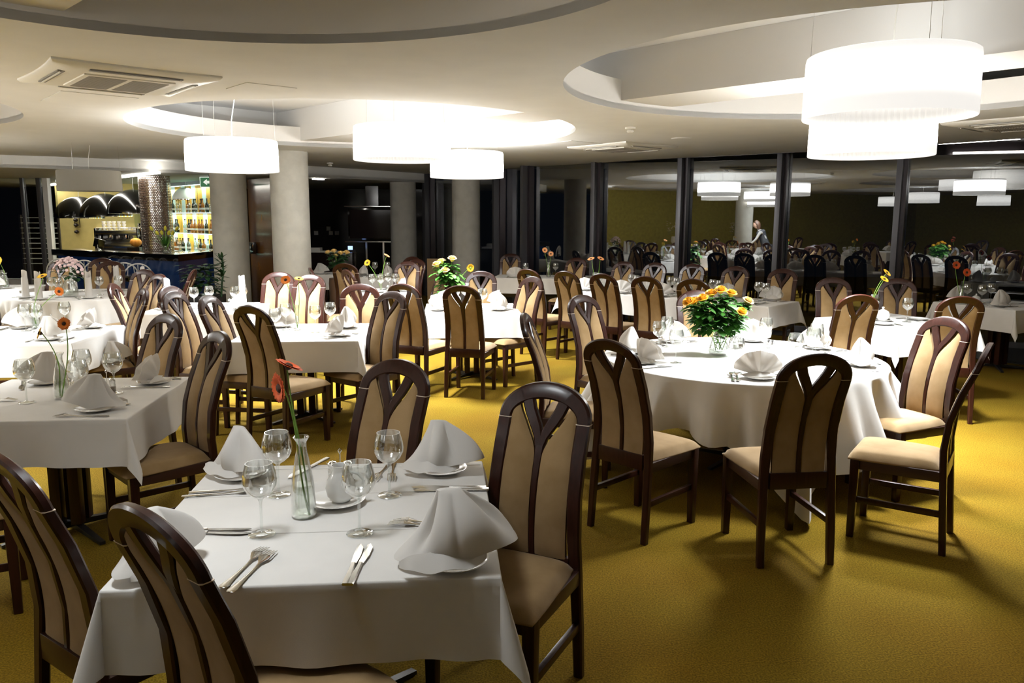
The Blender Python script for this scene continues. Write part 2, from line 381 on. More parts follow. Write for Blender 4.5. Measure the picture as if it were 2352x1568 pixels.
# corner return of glass left of the far column
CR = [(-.16, 16.0), (-1.0, 17.0), (-1.75, 17.9)]
pane(7, CR[1], CR[0]); pane(8, CR[2], CR[1])
for i, p in enumerate(CR[1:]): mullion(p, radians(-50), w=.1, n=52+i)
struct('trim_60', MB().obox(gp(U[0]), gp(9), .05, 0, .09), 'alu', smooth=0)
struct('wall_far', MB().box(-7.2, -.9, 21.9, 22, 0, LOW), 'espresso', smooth=0)
struct('wall_alcove', MB().box(-1.75, -1.65, 18.0, 22, 0, LOW), 'espresso', smooth=0)
# linear lights in the pocket
for i, (a, b, lab) in enumerate((((2.86, 12.62), (3.60, 12.02), 'slim white light bar above the window between two centre mullions'), ((5.42, 10.42), (6.02, 9.74), 'slim white light bar above the window at the right'))):
    o = MB().obox(a, b, .035, HC+.0, HC+.03).build('light_bar', 'led', smooth=0); tag(o, lab, 'light', 'light bars above the windows')
led = MB().obox((-11.15, 19.50), (-5.98, 13.75), .07, LOW-.035, LOW-.003).build('light_bar', 'led', smooth=0); tag(led, 'long bright light strip on the lowered ceiling above the bar', 'light')
led2 = MB().obox((-3.86, 15.75), (-3.72, 16.0), .05, LOW-.03, LOW-.003).build('light_bar', 'led', smooth=0); tag(led2, 'short light strip beside the thick column by the dark alcove', 'light')

# columns
for i, (x, y, r, z1, lab) in enumerate(((-3.28, 11.95, .275, HC, 'thick round concrete column in front of the brown panel'), (-4.49, 12.83, .275, HC, 'round concrete column beside the bar shelves'),
                      (-2.39, 17.7, .28, LOW, 'round concrete column beside the television'), (-.91, 15.85, .275, HC, 'round concrete column next to the window corner'),
                      (-7.6, 3.6, .28, HC, 'round concrete column seen mirrored in the windows'))):
    o = MB().lathe([(r, .001), (r, z1)], 48, cap=True).build('column', 'concrete', loc=(x, y, 0), smooth=40); tag(o, lab, 'column', 'round concrete columns')

# ------------------------------------------------------------------ pendant lamps
def shade_meshes():
    o = MB(); prof = [(.435, .30), (.442, .296), (.446, .28), (.452, .0), (.448, -.006), (.440, .0)]
    o.lathe(prof, 96)
    li = MB()
    def f(u, v):
        a = 2*pi*u; r = .436-.006*(v)+ .006*(1 if int(u*160+.5) % 2 else -1); return (r*cos(a), r*sin(a), .295*v+.0)
    li.grid(f, 160, 3, closeu=True)
    return o.mesh('shade', 'shade'), li.mesh('lining', 'lining', smooth=0)
SHM, LIM = shade_meshes()
SHA = SHM.copy(); SHA.materials.clear(); SHA.materials.append(shade_mat('soft_lit_fabric_shade', .68, 1.35))
SHE = SHM.copy(); SHE.materials.clear(); SHE.materials.append(shade_mat('strong_lit_fabric_shade', .72, 48))
SHC = SHM.copy(); SHC.materials.clear(); SHC.materials.append(shade_mat('mid_lit_fabric_shade', .72, 13))
SHD = SHM.copy(); SHD.materials.clear(); SHD.materials.append(shade_mat('dim_fabric_shade', 1.4, 1.2))
SHO = SHM.copy(); SHO.materials.clear(); SHO.materials.append(M['shade_off'])
def lamp(x, y, z, label, on=True, ds=1., us=1., sc=1., top=None, shm=None):
    top = z+((top or SLAB)-z)/sc
    t = thing('pendant_lamp', label, 'lamp', (x, y, z), 0, 'drum pendant lamps')
    t.scale = (sc, sc, sc)
    link('lamp_shade', (shm or SHM) if on else SHO, t); link('lining', LIM if on else SHO, t)
    for k in range(3):
        a = 2*pi*k/3+.5
        MB().tube([(.43*cos(a), .43*sin(a), .295), (.42*cos(a), .42*sin(a), top-z)], .0016, 5).build('wire', 'steel', t)
    MB().tube([(0, 0, .15), (.01, 0, .5), (.05, .02, .75), (.0, .0, top-z)], .004, 6).build('cable', 'cream', t)
    MB().tube([(-.44, 0, .2), (.44, 0, .2)], .006, 6).tube([(0, -.44, .2), (0, .44, .2)], .006, 6).build('cross_bar', 'steel', t)
    if on:
        for nm, rot, e, zz in (('bulb_down', 0, LAMP_DOWN*ds, .17), ('bulb_up', pi, LAMP_UP*us, .22)):
            l = bpy.data.lights.new(nm, 'AREA'); l.shape = 'DISK'; l.size = .42; l.energy = e; l.color = LC; l.spread = 2.1 if rot == 0 else 3.14159
            lo = bpy.data.objects.new(nm, l); COL.objects.link(lo); lo.parent = t; lo.location = (0, 0, zz); lo.rotation_euler = (rot, 0, 0)
    return t
lamp(2.33, 5.13, 2.345, 'largest lit drum lamp, nearest, hanging at upper right', ds=.56, us=.04, sc=1.11, shm=SHA)
COL.objects['pendant_lamp'].scale.z = 1.23
lamp(2.73, 6.25, 2.20, 'lit drum lamp partly hidden below the largest one', ds=1.45, us=.07)
lamp(-1.03, 7.63, 2.25, 'lit drum lamp hanging in the middle recess, nearest of three', ds=1.0, us=.10, shm=SHC)
lamp(-2.83, 8.25, 2.18, 'lit drum lamp at the left rim of the middle recess', ds=1.3, us=.85, shm=SHC)
lamp(-.56, 10.01, 2.21, 'lit drum lamp lowest and farthest in the middle recess, before a column', ds=1.0, us=1.0, shm=SHE)
lamp(-5.70, 10.96, 2.06, 'unlit grey drum lamp hanging before the bar', False, top=HC, sc=.88)
lamp(-1.0, 2.12, 2.47, 'added drum lamp above the view, lighting the top of the nearest table', ds=.085, us=.12, shm=SHD)  # added above the frame to lift the light on the nearest tabletop
lamp(-5.2, 5.0, 2.22, 'lit drum lamp over the left side, outside the view, mirrored in the windows', ds=1.7, top=SLAB)
lamp(-7.7, 9.3, 2.2, 'added drum lamp out of view at left, brightening the far left area', top=HC)  # unseen extra lamp, put in to brighten fascia and columns at far left
lamp(-7.0, 3.4, 2.1, 'drum lamp mirrored in the windows, over the left wall tables', ds=.6, us=.5)
lamp(-3.5, .4, 2.2, 'drum lamp mirrored in the windows, small at far right', ds=.08, us=.1, shm=SHD)
lamp(-3.3, -2.4, 2.15, 'drum lamp mirrored in the windows, behind the others', ds=.08, us=.1, shm=SHD)
lamp(-6.0, -1.2, 2.15, 'drum lamp mirrored in the windows, beside the right mullion', ds=.08, us=.1, shm=SHD)
lamp(4.3, -.9, 2.2, 'drum lamp mirrored near the right edge of the windows', ds=.08, us=.1, shm=SHD)

# ------------------------------------------------------------------ ceiling fittings
def ac_proto():
    t = thing('ceiling_air_conditioner', '-', 'air conditioner')
    fr = MB(); a = .60
    def edge(k, u):   # pillow outline
        s = -1+2*u; return s*a*(1-.00), -a*(1-.05*(1-s*s))
    N = 16; ring = []
    for k in range(4):
        for i in range(N):
            x, y = edge(k, i/N); c, s_ = cos(k*pi/2), sin(k*pi/2); ring.append((x*c-y*s_, x*s_+y*c))
    n = len(ring)
    sec = [(1.0, 0), (1.0, -.012), (.97, -.03), (.78, -.045), (.70, -.05), (.55, -.045)]
    for i, (f, z) in enumerate(sec):
        for (x, y) in ring: fr.v.append((x*f, y*f, z))
    for i in range(len(sec)-1):
        for k in range(n): fr.f.append((i*n+k, i*n+(k+1)%n, (i+1)*n+(k+1)%n, (i+1)*n+k))
    fr.f.append(tuple(range((len(sec)-1)*n, len(sec)*n)))
    fr.build('housing', 'cream', t, smooth=40)
    for k in range(4):
        m = MB().box(-.33, .33, -.505, -.455, -.0475, -.040); m.xf(Matrix.Rotation(k*pi/2, 4, 'Z')); m.build('air_outlet', 'slot', t)
        v = MB().box(-.31, .31, -.488, -.476, -.053, -.047); v.xf(Matrix.Rotation(k*pi/2, 4, 'Z')); v.build('louvre', 'cream', t)
    MB().box(-.33, .33, -.33, .33, -.056, -.044).build('grille', 'cream', t, bevel=.004)
    sl = MB()
    for j in (-1, 1):
        for i in range(22):
            y = -.29+i*.0276; sl.box(j*.155-.135, j*.155+.135, y, y+.011, -.060, -.0555)
    sl.build('grille_slots', 'slot2', t, smooth=0)
    return t
AC = ac_proto()
for (x, y, lab) in ((-2.70, 5.68, 'square ceiling air conditioner at upper left'), (1.45, 10.85, 'square ceiling air conditioner near the centre windows'), (4.94, 8.06, 'square ceiling air conditioner at right behind the largest lamp')):
    r_ = place(AC, (x, y, HC), radians(41), lab, 'ceiling air conditioners'); r_.scale = (.86, .86, .9)
for (x, y, rz, sx, sy, lab) in ((-3.45, 6.72, 41, .28, .36, 'thin access panel in the ceiling beside the left air conditioner'), (-1.86, 6.12, 41, .19, .19, 'small square access panel in the ceiling before the middle recess'), (.75, 10.5, 41, .3, .3, 'small access panel in the ceiling left of the centre air conditioner')):
    o = MB().box(-sx, sx, -sy, sy, -.004, -.0005).build('access_panel', 'ceil', loc=(x, y, HC), rz=radians(rz), smooth=0); tag(o, lab, 'ceiling panel', 'ceiling access panels')
sd = thing('smoke_detector', '-', 'smoke detector')
MB().lathe([(.001, 0), (.055, 0), (.055, -.02), (.03, -.025), (.001, -.025)], 24).build('base', 'cream', sd)
MB().lathe([(.001, -.025), (.032, -.03), (.038, -.045), (.028, -.058), (.001, -.06)], 24).build('sensor_head', 'cream', sd)
for x, y, lab in ((1.23, 8.59, 'white smoke detector on the ceiling between the two big recesses'), (-3.2, 14.3, 'white smoke detector on the ceiling near the thick column')):
    place(sd, (x, y, HC), 0, lab, 'smoke detectors')
dk = MB().lathe([(.001, -.012), (.11, -.012), (.125, -.001)], 32).build('ceiling_disc', 'ceil', loc=(2.0, 9.72, HC)); tag(dk, 'flat round cover disc on the ceiling near the windows', 'ceiling cover')

# ------------------------------------------------------------------ dining chair
def bz(z):
    if z < .46: return -.03*(.46-z)/.46
    t = (z-.46)/.64; return -.15*t**1.6+.022*sin(pi*min(1, t*1.3))
def sgn_mesh(mb, s): return mb
def chair_proto():
    t = thing('dining_chair', '-', 'chair')
    ZJ = .962
    for s in (-1, 1):
        path = [(s*.184, 0.0), (s*.182, .2), (s*.176, .42), (s*.170, .55), (s*.163, .7), (s*.160, .85), (s*.160, ZJ)]
        MB().ribbon(path, [.036, .040, .044, .048, .052, .054, .054], .034, bz).build('leg', 'wood', t)
        fl = MB(); x = s*.186
        fl.add([(x-.018, .402, 0), (x+.018, .402, 0), (x+.018, .438, 0), (x-.018, .438, 0), (x-.023, .395, .44), (x+.023, .395, .44), (x+.023, .441, .44), (x-.023, .441, .44)],
               [(0,3,2,1),(4,5,6,7),(0,1,5,4),(1,2,6,5),(2,3,7,6),(3,0,4,7)])
        fl.build('leg', 'wood', t, bevel=.004)
        st = MB().box(-.011, .011, 0, .40, -.016, .016); st.xf(Matrix.Translation((s*.184, .0, .215)))
        st.build('stretcher', 'wood', t, bevel=.003)
        MB().ribbon([(s*.160, ZJ-.0012), (s*.160, ZJ+.0012)], .0555, .0355, bz, ch=.004).build('inlay', 'inlay', t)
    # arch
    p = [(-.160, ZJ+.0015)]
    for k in range(0, 29):
        a = pi-pi*k/28; p.append((.160*cos(a), .968+.101*sin(a)))
    p.append((.160, ZJ+.0015))
    w = [.054]+[.054+.007*sin(pi*k/28) for k in range(29)]+[.054]
    MB().ribbon(p, w, .034, bz, ch=.008).build('backrest_frame', 'wood', t)
    sp = MB(); sp.ribbon([(0, .47), (0, .6), (0, .75), (0, .90)], [.028, .028, .030, .042], .026, bz)
    for s in (-1, 1):
        sp.ribbon([(s*.006, .875), (s*.012, .905), (s*.024, .932), (s*.042, .962), (s*.060, .995), (s*.075, 1.035)], [.030, .036, .042, .045, .046, .048], .026, bz)
    sp.build('splat', 'wood', t)
    MB().box(-.148, .148, -.018, .010, .395, .478).build('back_rail', 'wood', t, bevel=.003)
    XI = [(.47, .013), (.84, .015), (.875, .024), (.905, .042), (.935, .062), (.965, .080), (.990, .096), (1.000, .104)]
    def xi(z):
        for (a, b), (c, d) in zip(XI[:-1], XI[1:]):
            if z <= c: return b+(d-b)*(z-a)/(c-a)
        return XI[-1][1]
    def xo(z): return .137 if z < .968 else .137*sqrt(max(0, 1-((z-.968)/.073)**2))
    for s in (-1, 1):
        nz = 26; Z = [.472+(.992-.472)*(i/nz) for i in range(nz+1)]
        mb = MB(); nu = 8
        for sd_ in (1, -1):
            def f(u, v):
                z = .472+.538*v; a, b = xi(z), max(xi(z)+.0005, xo(z)); x = a+(b-a)*u
                puff = (.010 if sd_ > 0 else .005)*(max(0, 4*u*(1-u))**.5)*(min(1, (1-v)*8, v*12+.3)**.5)
                return (s*x, bz(z)+sd_*(.008+puff), z)
            mb.grid(f, nu, nz)
        mb.build('back_panel', 'suede', t, smooth=60)
    fr = MB(); fr.box(-.165, .165, .37, .43, .385, .44)
    fr.box(-.195, -.165, .0, .43, .385, .44).box(.165, .195, .0, .43, .385, .44)
    fr.build('seat_frame', 'apron', t, bevel=.003)
    st = MB()
    def top(u, v):
        x = -1+2*u; y = -1+2*v; hw = .178+.036*v
        ed = max(abs(x), abs(y)); e = (1-abs(x)**6)*(1-abs(y)**6)
        k = 1-.035*(abs(x)*abs(y))**3
        return (x*hw*k, .235+y*.225*k, .447+.045*max(0, e)**.45-.004*(1-y*y)*(1-x*x)*-1)
    st.grid(top, 20, 20)
    def bot(u, v):
        x = -1+2*u; y = -1+2*v; hw = .178+.036*v; k = 1-.035*(abs(x)*abs(y))**3
        return (x*hw*k, .235+y*.225*k, .437)
    st.grid(bot, 20, 20)
    def side(u, v):
        q = u*4; k4 = int(q) % 4; r = q-int(q)
        x, y = ((-1+2*r, -1), (1, -1+2*r), (1-2*r, 1), (-1, 1-2*r))[k4]
        hw = .178+.036*(y+1)/2; k = 1-.035*(abs(x)*abs(y))**3
        return (x*hw*k*(1+.012*sin(pi*v)), .235+y*.225*k*(1+.012*sin(pi*v)), .437+.010*v)
    st.grid(side, 80, 3, closeu=True)
    st.build('seat', 'suede', t, smooth=70)
    return t
CHP = chair_proto()
CHAIRS = [  # x, y, heading, label
 (.60, 4.20, 45, 'dark wooden chair at the left of the round rose table, back toward viewer'),
 (1.42, 3.82, 97, 'dark wooden chair with its back to viewer, front side of the round rose table'),
 (2.31, 4.09, 146, 'wooden chair seen edge-on at the right front of the round rose table'),
 (2.68, 5.05, 203, 'light-lit wooden chair on the right side of the round rose table'),
 (.66, 6.40, 312, 'wooden chair facing viewer at the left rear of the round rose table'),
 (1.62, 6.82, 272, 'wooden chair hidden behind the yellow rose bouquet'),
 (.22, 5.21, 350, 'narrow edge-on wooden chair left of the round rose table, in the aisle'),
 (.08, 2.86, 244, 'large wooden chair on the right side of the nearest square table'),
 (-.57, 3.35, 240, 'wooden chair on the far side of the nearest square table, facing viewer'),
 (-.72, 1.77, 52, 'wooden chair leaning into view at the front of the nearest square table'),
 (-1.29, 2.17, 54, 'wooden chair cut by the left edge, left of the nearest square table'),
 (-1.71, 4.24, 224, 'wooden chair on the right side of the second left table'),
 (-2.31, 5.02, 236, 'wooden chair behind the second left table, beside fan napkins'),
 (-2.62, 3.25, 28, 'chair mostly out of frame whose dark seat slides under the second left table'),
 (-3.34, 6.90, 218, 'wooden chair at the right rear corner of the third left table'),
 (-3.62, 7.52, 10, 'wooden chair peeking out directly behind the chair of the third left table'),
 (-3.95, 8.64, 233, 'tall wooden chair at the right of the pink chrysanthemum table'),
 (-2.98, 7.20, 345, 'wooden chair left of the tall napkin table, rear one of a pair'),
 (-2.72, 6.66, 349, 'wooden chair left of the tall napkin table, front one of a pair'),
 (-4.43, 9.40, 250, 'wooden chair before the blue bar, right of the pink chrysanthemums'),
 (-3.95, 9.55, 190, 'narrow wooden chair standing alone before the dark bar corner'),
 (-6.38, 11.20, 268, 'brightly lit chair frame behind the pink chrysanthemum vase'),
 (-5.62, 11.15, 285, 'dark chair before the stools, right of the pink chrysanthemums'),
 (-6.15, 11.95, 285, 'dark chair before the stools, hidden by the pink chrysanthemums'),
 (-4.83, 7.30, 20, 'wooden chair at the left edge of the third left table, front one'),
 (-5.86, 8.95, 15, 'wooden chair at the left edge of the pink chrysanthemum table'),
 (-2.30, 6.35, 352, 'wooden chair on the left side of the orange gerbera table'),
 (-2.68, 9.02, 268, 'wooden chair in front of the thick column, left of the gerbera'),
 (-2.23, 8.60, 262, 'wooden chair directly behind the orange gerbera flowers'),
 (-1.80, 5.76, 62, 'wooden chair with its back to viewer, front of the orange gerbera table'),
 (-1.10, 6.66, 232, 'wooden chair on the right side of the orange gerbera table'),
 (-1.42, 7.40, 278, 'wooden chair on the far side of the orange gerbera table'),
 (-2.38, 10.0, 20, 'slim wooden chair at the far left of the carafe table'),
 (-2.27, 11.08, 80, 'wooden chair behind the slim one, below the distant roses'),
 (-1.88, 9.70, 35, 'reddish wooden chair at the front left of the far gerbera table'),
 (-1.51, 11.30, 262, 'wooden chair behind the far gerbera table, facing viewer'),
 (-1.67, 12.76, 240, 'dark red chair deep in the room beside the far column'),
 (-1.51, 11.95, 235, 'dark red chair next to the far column, front one of two'),
 (-.98, 10.5, 215, 'wooden chair left of the peach roses, facing viewer'),
 (-.99, 7.72, 65, 'wooden chair at the left front of the small table by the peach roses'),
 (-.45, 7.55, 78, 'wooden chair with back to viewer in front of the small peach rose table'),
 (-.37, 9.25, 268, 'wooden chair facing viewer behind the small table by the peach roses'),
 (.12, 8.46, 222, 'pale-lit wooden chair at the right of the small table by the peach roses'),
 (.28, 9.96, 50, 'red-brown wooden chair behind the pale-lit one, left end of the long table'),
 (.72, 9.59, 50, 'second wooden chair from the left along the long window table front'),
 (1.11, 9.20, 52, 'third wooden chair along the long window table front, below the thin gerberas'),
 (1.53, 8.80, 55, 'fourth wooden chair along the long window table front'),
 (1.96, 8.45, 58, 'wooden chair at the long window table front, left of the yellow roses'),
 (-.04, 13.95, 265, 'lone wooden chair at the far end, beside the dark window corner'),
 (.96, 12.60, 240, 'dark wooden chair behind the glasses of the far corner table'),
 (1.55, 11.55, 232, 'leftmost wooden chair on the window side of the long table'),
 (1.95, 11.25, 232, 'second wooden chair on the window side of the long table'),
 (2.42, 10.95, 232, 'third wooden chair on the window side of the long table'),
 (2.88, 10.45, 235, 'fourth wooden chair on the window side, above the yellow roses'),
 (3.35, 9.98, 238, 'rightmost pale-lit wooden chair on the window side of the long table'),
 (2.90, 6.80, 92, 'wooden chair with back to viewer before the sugar bowl table'),
 (3.42, 8.42, 262, 'pinkish-lit wooden chair behind the sugar bowl table, left one'),
 (4.05, 8.35, 250, 'wooden chair behind the sugar bowl table, right one'),
 (3.72, 6.67, 80, 'wooden chair with back to viewer between the sugar bowl and red gerbera tables'),
]
for x, y, h, lab in CHAIRS:
    place(CHP, (x, y, .001), radians(h-90), lab, 'wooden dining chairs with beige upholstery')
for k, (x, y, h) in enumerate(((-7.1, 5.0, 0), (-5.5, 5.7, 215), (-6.2, 6.0, 268), (-4.5, .4, 70), (-3.1, 1.3, 185), (3.4, -.15, 115), (2.1, .9, 350), (-7.7, 1.25, 85), (-8.5, 2.2, 5), (-3.0, -1.6, 80))):
    place(CHP, (x, y, .001), radians(h-90), 'dark wooden chair seen only as a reflection in the window glass', 'mirrored dining chairs')

# ------------------------------------------------------------------ tables and cloths
def pedestal(mb, z1=.72, r=.33):
    mb.box(-.055, .055, -.055, .055, .03, z1)
    return mb
TBL = {}
def table(key, x, y, rot, sx, sy, label, rnd=None):
    t = thing('round_table' if rnd else 'dining_table', label, 'table', (x, y, 0), radians(rot), 'dining tables')
    if rnd: MB().lathe([(.001, .715), (rnd-.012, .715), (rnd-.002, .725), (rnd-.002, .744), (.001, .744)], 64).build('tabletop', 'apron', t)
    else: MB().box(-sx+.002, sx-.002, -sy+.002, sy-.002, .718, .744).build('tabletop', 'apron', t, bevel=.003)
    xs = [0] if sx < .8 or rnd else [-sx+.55, sx-.55]
    for cx in xs:
        pm = MB()
        for dx, dy in ((-.05, -.05), (.05, -.05), (-.05, .05), (.05, .05)): pm.box(cx+dx-.028, cx+dx+.028, dy-.028, dy+.028, .05, .718)
        pm.box(cx-.2, cx+.2, -.03, .03, .68, .717).box(cx-.03, cx+.03, -.2, .2, .68, .717)
        pm.build('pedestal', 'wood', t, bevel=.002)
        ft = MB()
        for k in range(4):
            i0 = len(ft.v); ft.add([(0, -.02, .02), (.36, -.015, .005), (.36, .015, .005), (0, .02, .02), (0, -.02, .055), (.36, -.015, .02), (.36, .015, .02), (0, .02, .055)],
                [(0,3,2,1),(4,5,6,7),(0,1,5,4),(1,2,6,5),(2,3,7,6),(3,0,4,7)]); ft.xf(Matrix.Translation((cx, 0, 0)) @ Matrix.Rotation(k*pi/2+pi/4, 4, 'Z'), i0)
        ft.build('foot', 'black', t)
    TBL[key] = t
    return t
ZT = .75
def cloth(key, x, y, rot, sx, sy, h, label, seed=0, rnd=None, tip=0, side=None):
    rr = random.Random(seed); mb = MB(); ph = [rr.uniform(0, 6.28) for _ in range(8)]
    rings = [0, .006, .014, .03, .055, .09, .13, .17, .21, .25, .29, .33, .37, .41, .45, .5]
    P = []     # (edge point, outward dir, max drop, corner factor, s coordinate)
    if rnd:
        n = 220
        for k in range(n):
            a = 2*pi*k/n; q = a-tip
            m = max(abs(cos(q+pi/4)), abs(sin(q+pi/4))); L = min(side/m, side*1.30)-rnd
            P.append(((rnd*cos(a), rnd*sin(a)), (cos(a), sin(a)), L, 0, a*rnd, a))
    else:
        c = [(-sx, -sy), (sx, -sy), (sx, sy), (-sx, sy)]
        for i in range(4):
            a = Vector(c[i]); b = Vector(c[(i+1) % 4]); d = (b-a); ln = d.length; d.normalize(); o = Vector((d.y, -d.x))
            n = max(16, int(ln/.03))
            for k in range(n):
                s = ln*k/n; e = min(s, ln-s); P.append(((a.x+d.x*s, a.y+d.y*s), (o.x, o.y), h, max(0, 1-e/.22), i*7+s, None))
            o2 = Vector((-d.x, -d.y)); o2 = d
            for k in range(15):
                f = (pi/2)*k/14; dr = o*cos(f)+o2*sin(f)
                m = max(cos(f), sin(f)); P.append(((b.x, b.y), (dr.x, dr.y), h/m, 2+sin(2*f), 0, f))
    n = len(P); mb.v.append((0, 0, 0)); R = len(rings)
    for j, s0 in enumerate(rings):
        for (e, o, L, cf, sc, f) in P:
            if j == 0: mb.v.append((e[0], e[1], 0)); continue
            g = rings[-1]; s = s0/g*L if s0 > .03 else s0
            if rnd:
                w = .0
                for q, (fr, am) in enumerate(((9, .5), (14, .9), (23, .55), (31, .3))): w += am*sin(fr*sc/rnd+ph[q])
                off = .006+.12*s+max(-.05, .075*w)*min(1.6, (s/.25))**1.1*1.25; zz = -s*.985
            elif cf >= 2:
                k_ = .10+.24*(cf-2); off = .004+k_*s; zz = -sqrt(max(0, s*s-(k_*s)**2))
            else:
                wv = .35*sin(sc*13+ph[0])+.35*sin(sc*7.3+ph[1])+.2*sin(sc*29+ph[2])
                off = .004+(.03+.07*cf)*s+.030*wv*(s/.27)**1.4*(1-cf)+.012*sin(sc*24+ph[3])*cf*s/.27; zz = -s*.996
            if s0 == .006: off = .003; zz = -.0012
            if s0 == .014: off = .0055; zz = -.006
            mb.v.append((e[0]+o[0]*off, e[1]+o[1]*off, zz))
    for k in range(n): mb.f.append((0, 1+k, 1+(k+1) % n))
    for j in range(R-1):
        for k in range(n): mb.f.append((1+j*n+k, 1+(j+1)*n+k, 1+(j+1)*n+(k+1) % n, 1+j*n+(k+1) % n))
    # subdivide the flat top gently for fold creases
    o = mb.build('tablecloth', 'cloth', loc=(x, y, ZT), rz=radians(rot), smooth=60, thick=.0015, fix=True)
    tag(o, label, 'tablecloth', 'white tablecloths'); return o
TABLES = [
 ('T1', -.60, 2.54, 5, .525, .525, .232, 'nearest square table', 'the nearest square table'),
 ('T2', -2.44, 4.24, 5.5, .52, .52, .235, 'second table on the left', 'the second left table'),
 ('T3', -3.99, 6.58, 5.5, .53, .53, .26, 'third table on the left', 'the third left table'),
 ('T5', -3.28, 8.62, 4, .55, .50, .26, 'tall-napkin table by the potted plant', 'the tall-napkin table by the plant'),
 ('T6', -1.77, 6.76, 5, .50, .54, .25, 'square table with the orange gerbera vase', 'the orange gerbera table'),
 ('T7', -.44, 8.60, 5, .49, .49, .25, 'small table by the peach roses', 'the small table by the peach roses'),
 ('T8', 2.03, 10.17, -43, 1.50, .40, .25, 'long table by the windows', 'the long window table'),
 ('T8b', .66, 13.30, -8, .95, .42, .25, 'far table at the window corner', 'the far corner table'),
 ('T10', 3.67, 7.62, 22, .50, .50, .24, 'table with the sugar bowl', 'the sugar bowl table'),
 ('T11', 5.68, 9.22, 24, .50, .50, .25, 'far right table by the window', 'the far right table'),
 ('T13', -1.72, 10.62, 10, .42, .42, .25, 'far table with gerberas before the far column', 'the far gerbera table'),
 ('T14', -2.30, 13.35, 0, .45, .40, .25, 'farthest table before the television', 'the table before the television'),
 ('T12', -3.20, 13.95, 0, .45, .40, .25, 'farthest small table beside the thick column', 'the table beside the thick column'),
 ('T15', -7.05, 10.9, 8, .50, .50, .25, 'far left table by the glass', 'the far left table'),
 ('TR1', -6.3, 5.2, 8, .50, .50, .25, 'table mirrored in the windows, by the left wall', 'a mirrored table'),
 ('TR2', -3.9, 1.15, 8, .50, .50, .25, 'table mirrored in the windows, left of the camera', 'a mirrored table'),
 ('TR3', 2.9, .7, -20, .50, .50, .25, 'table mirrored in the windows, right of the camera', 'a mirrored table'),
 ('TR4', -7.5, 2.1, 5, .6, .50, .25, 'long table mirrored in the windows, behind the waitress', 'a mirrored table'),
]
PH = {}
for i, (k, x, y, r, sx, sy, h, l1, l2) in enumerate(TABLES):
    PH[k] = l2
    table(k, x, y, r, sx, sy, 'dark pedestal table under the cloth, '+l1)
    cloth(k, x, y, r, sx, sy, h, 'white square tablecloth over the '+l1, 100+i)
table('T9', 1.62, 5.57, 0, 1, 1, 'round table under the white cloth with yellow roses', rnd=.955); PH['T9'] = 'the round rose table'
cloth('T9', 1.62, 5.57, 0, 1, 1, .3, 'white tablecloth in deep folds over the round rose table', 5, rnd=.958, tip=radians(-84), side=1.29)
table('T4', -5.42, 10.0, 0, 1, 1, 'round table under the cloth with pink chrysanthemums', rnd=.84); PH['T4'] = 'the pink chrysanthemum table'
cloth('T4', -5.42, 10.0, 0, 1, 1, .3, 'white tablecloth over the round pink chrysanthemum table', 6, rnd=.843, tip=radians(-45), side=1.13)
# crease lines pressed into the nearest cloth: raised thin folds are part of the cloth
cr = MB()
def crease(x0, y0, x1, y1):
    n = 24; pts = []
    for i in range(n+1): t = i/n; pts.append((x0+(x1-x0)*t, y0+(y1-y0)*t+.0015*sin(9*t), .0008))
    cr.tube(pts, .0016, 6)
crease(-.52, -.175, .52, -.165); crease(-.52, .175, .52, .180); crease(-.52, .47, .52, .475)
cro = cr.build('pressed_creases', 'cloth', parent=[o for o in COL.objects if o.get('label', '').endswith('the nearest square table') and o.name.startswith('tablecloth')][0])

# ------------------------------------------------------------------ tableware prototypes
def wine_glass():
    t = thing('wine_glass', '-', 'glass')
    MB().lathe([(.001, .0022), (.038, .0012), (.0395, .002), (.038, .0035), (.014, .006), (.006, .012), (.0042, .03), (.0036, .070), (.0042, .098), (.0075, .108), (.013, .114)], 28).build('stem', 'stemglass', t)
    MB().lathe([(.007, .110), (.022, .118), (.038, .132), (.048, .152), (.0495, .168), (.047, .188), (.042, .206), (.0385, .218), (.0370, .218), (.0405, .205), (.0455, .187), (.048, .168), (.0465, .153), (.036, .135), (.020, .123), (.001, .118)], 36).build('bowl', 'glass', t)
    return t
WG = wine_glass()
def plate_proto():
    o = MB().lathe([(.001, .003), (.045, .003), (.055, .004), (.082, .013), (.090, .0165), (.0915, .018), (.089, .0185), (.080, .015), (.054, .007), (.001, .006)], 40).build('side_plate', 'porcelain'); tag(o, '-', 'plate'); return o
PL = plate_proto()
def dish_proto():
    o = MB().lathe([(.001, .003), (.06, .003), (.075, .005), (.105, .016), (.125, .020), (.127, .022), (.122, .022), (.10, .018), (.07, .008), (.001, .007)], 40).build('dinner_plate', 'porcelain'); tag(o, '-', 'plate'); return o
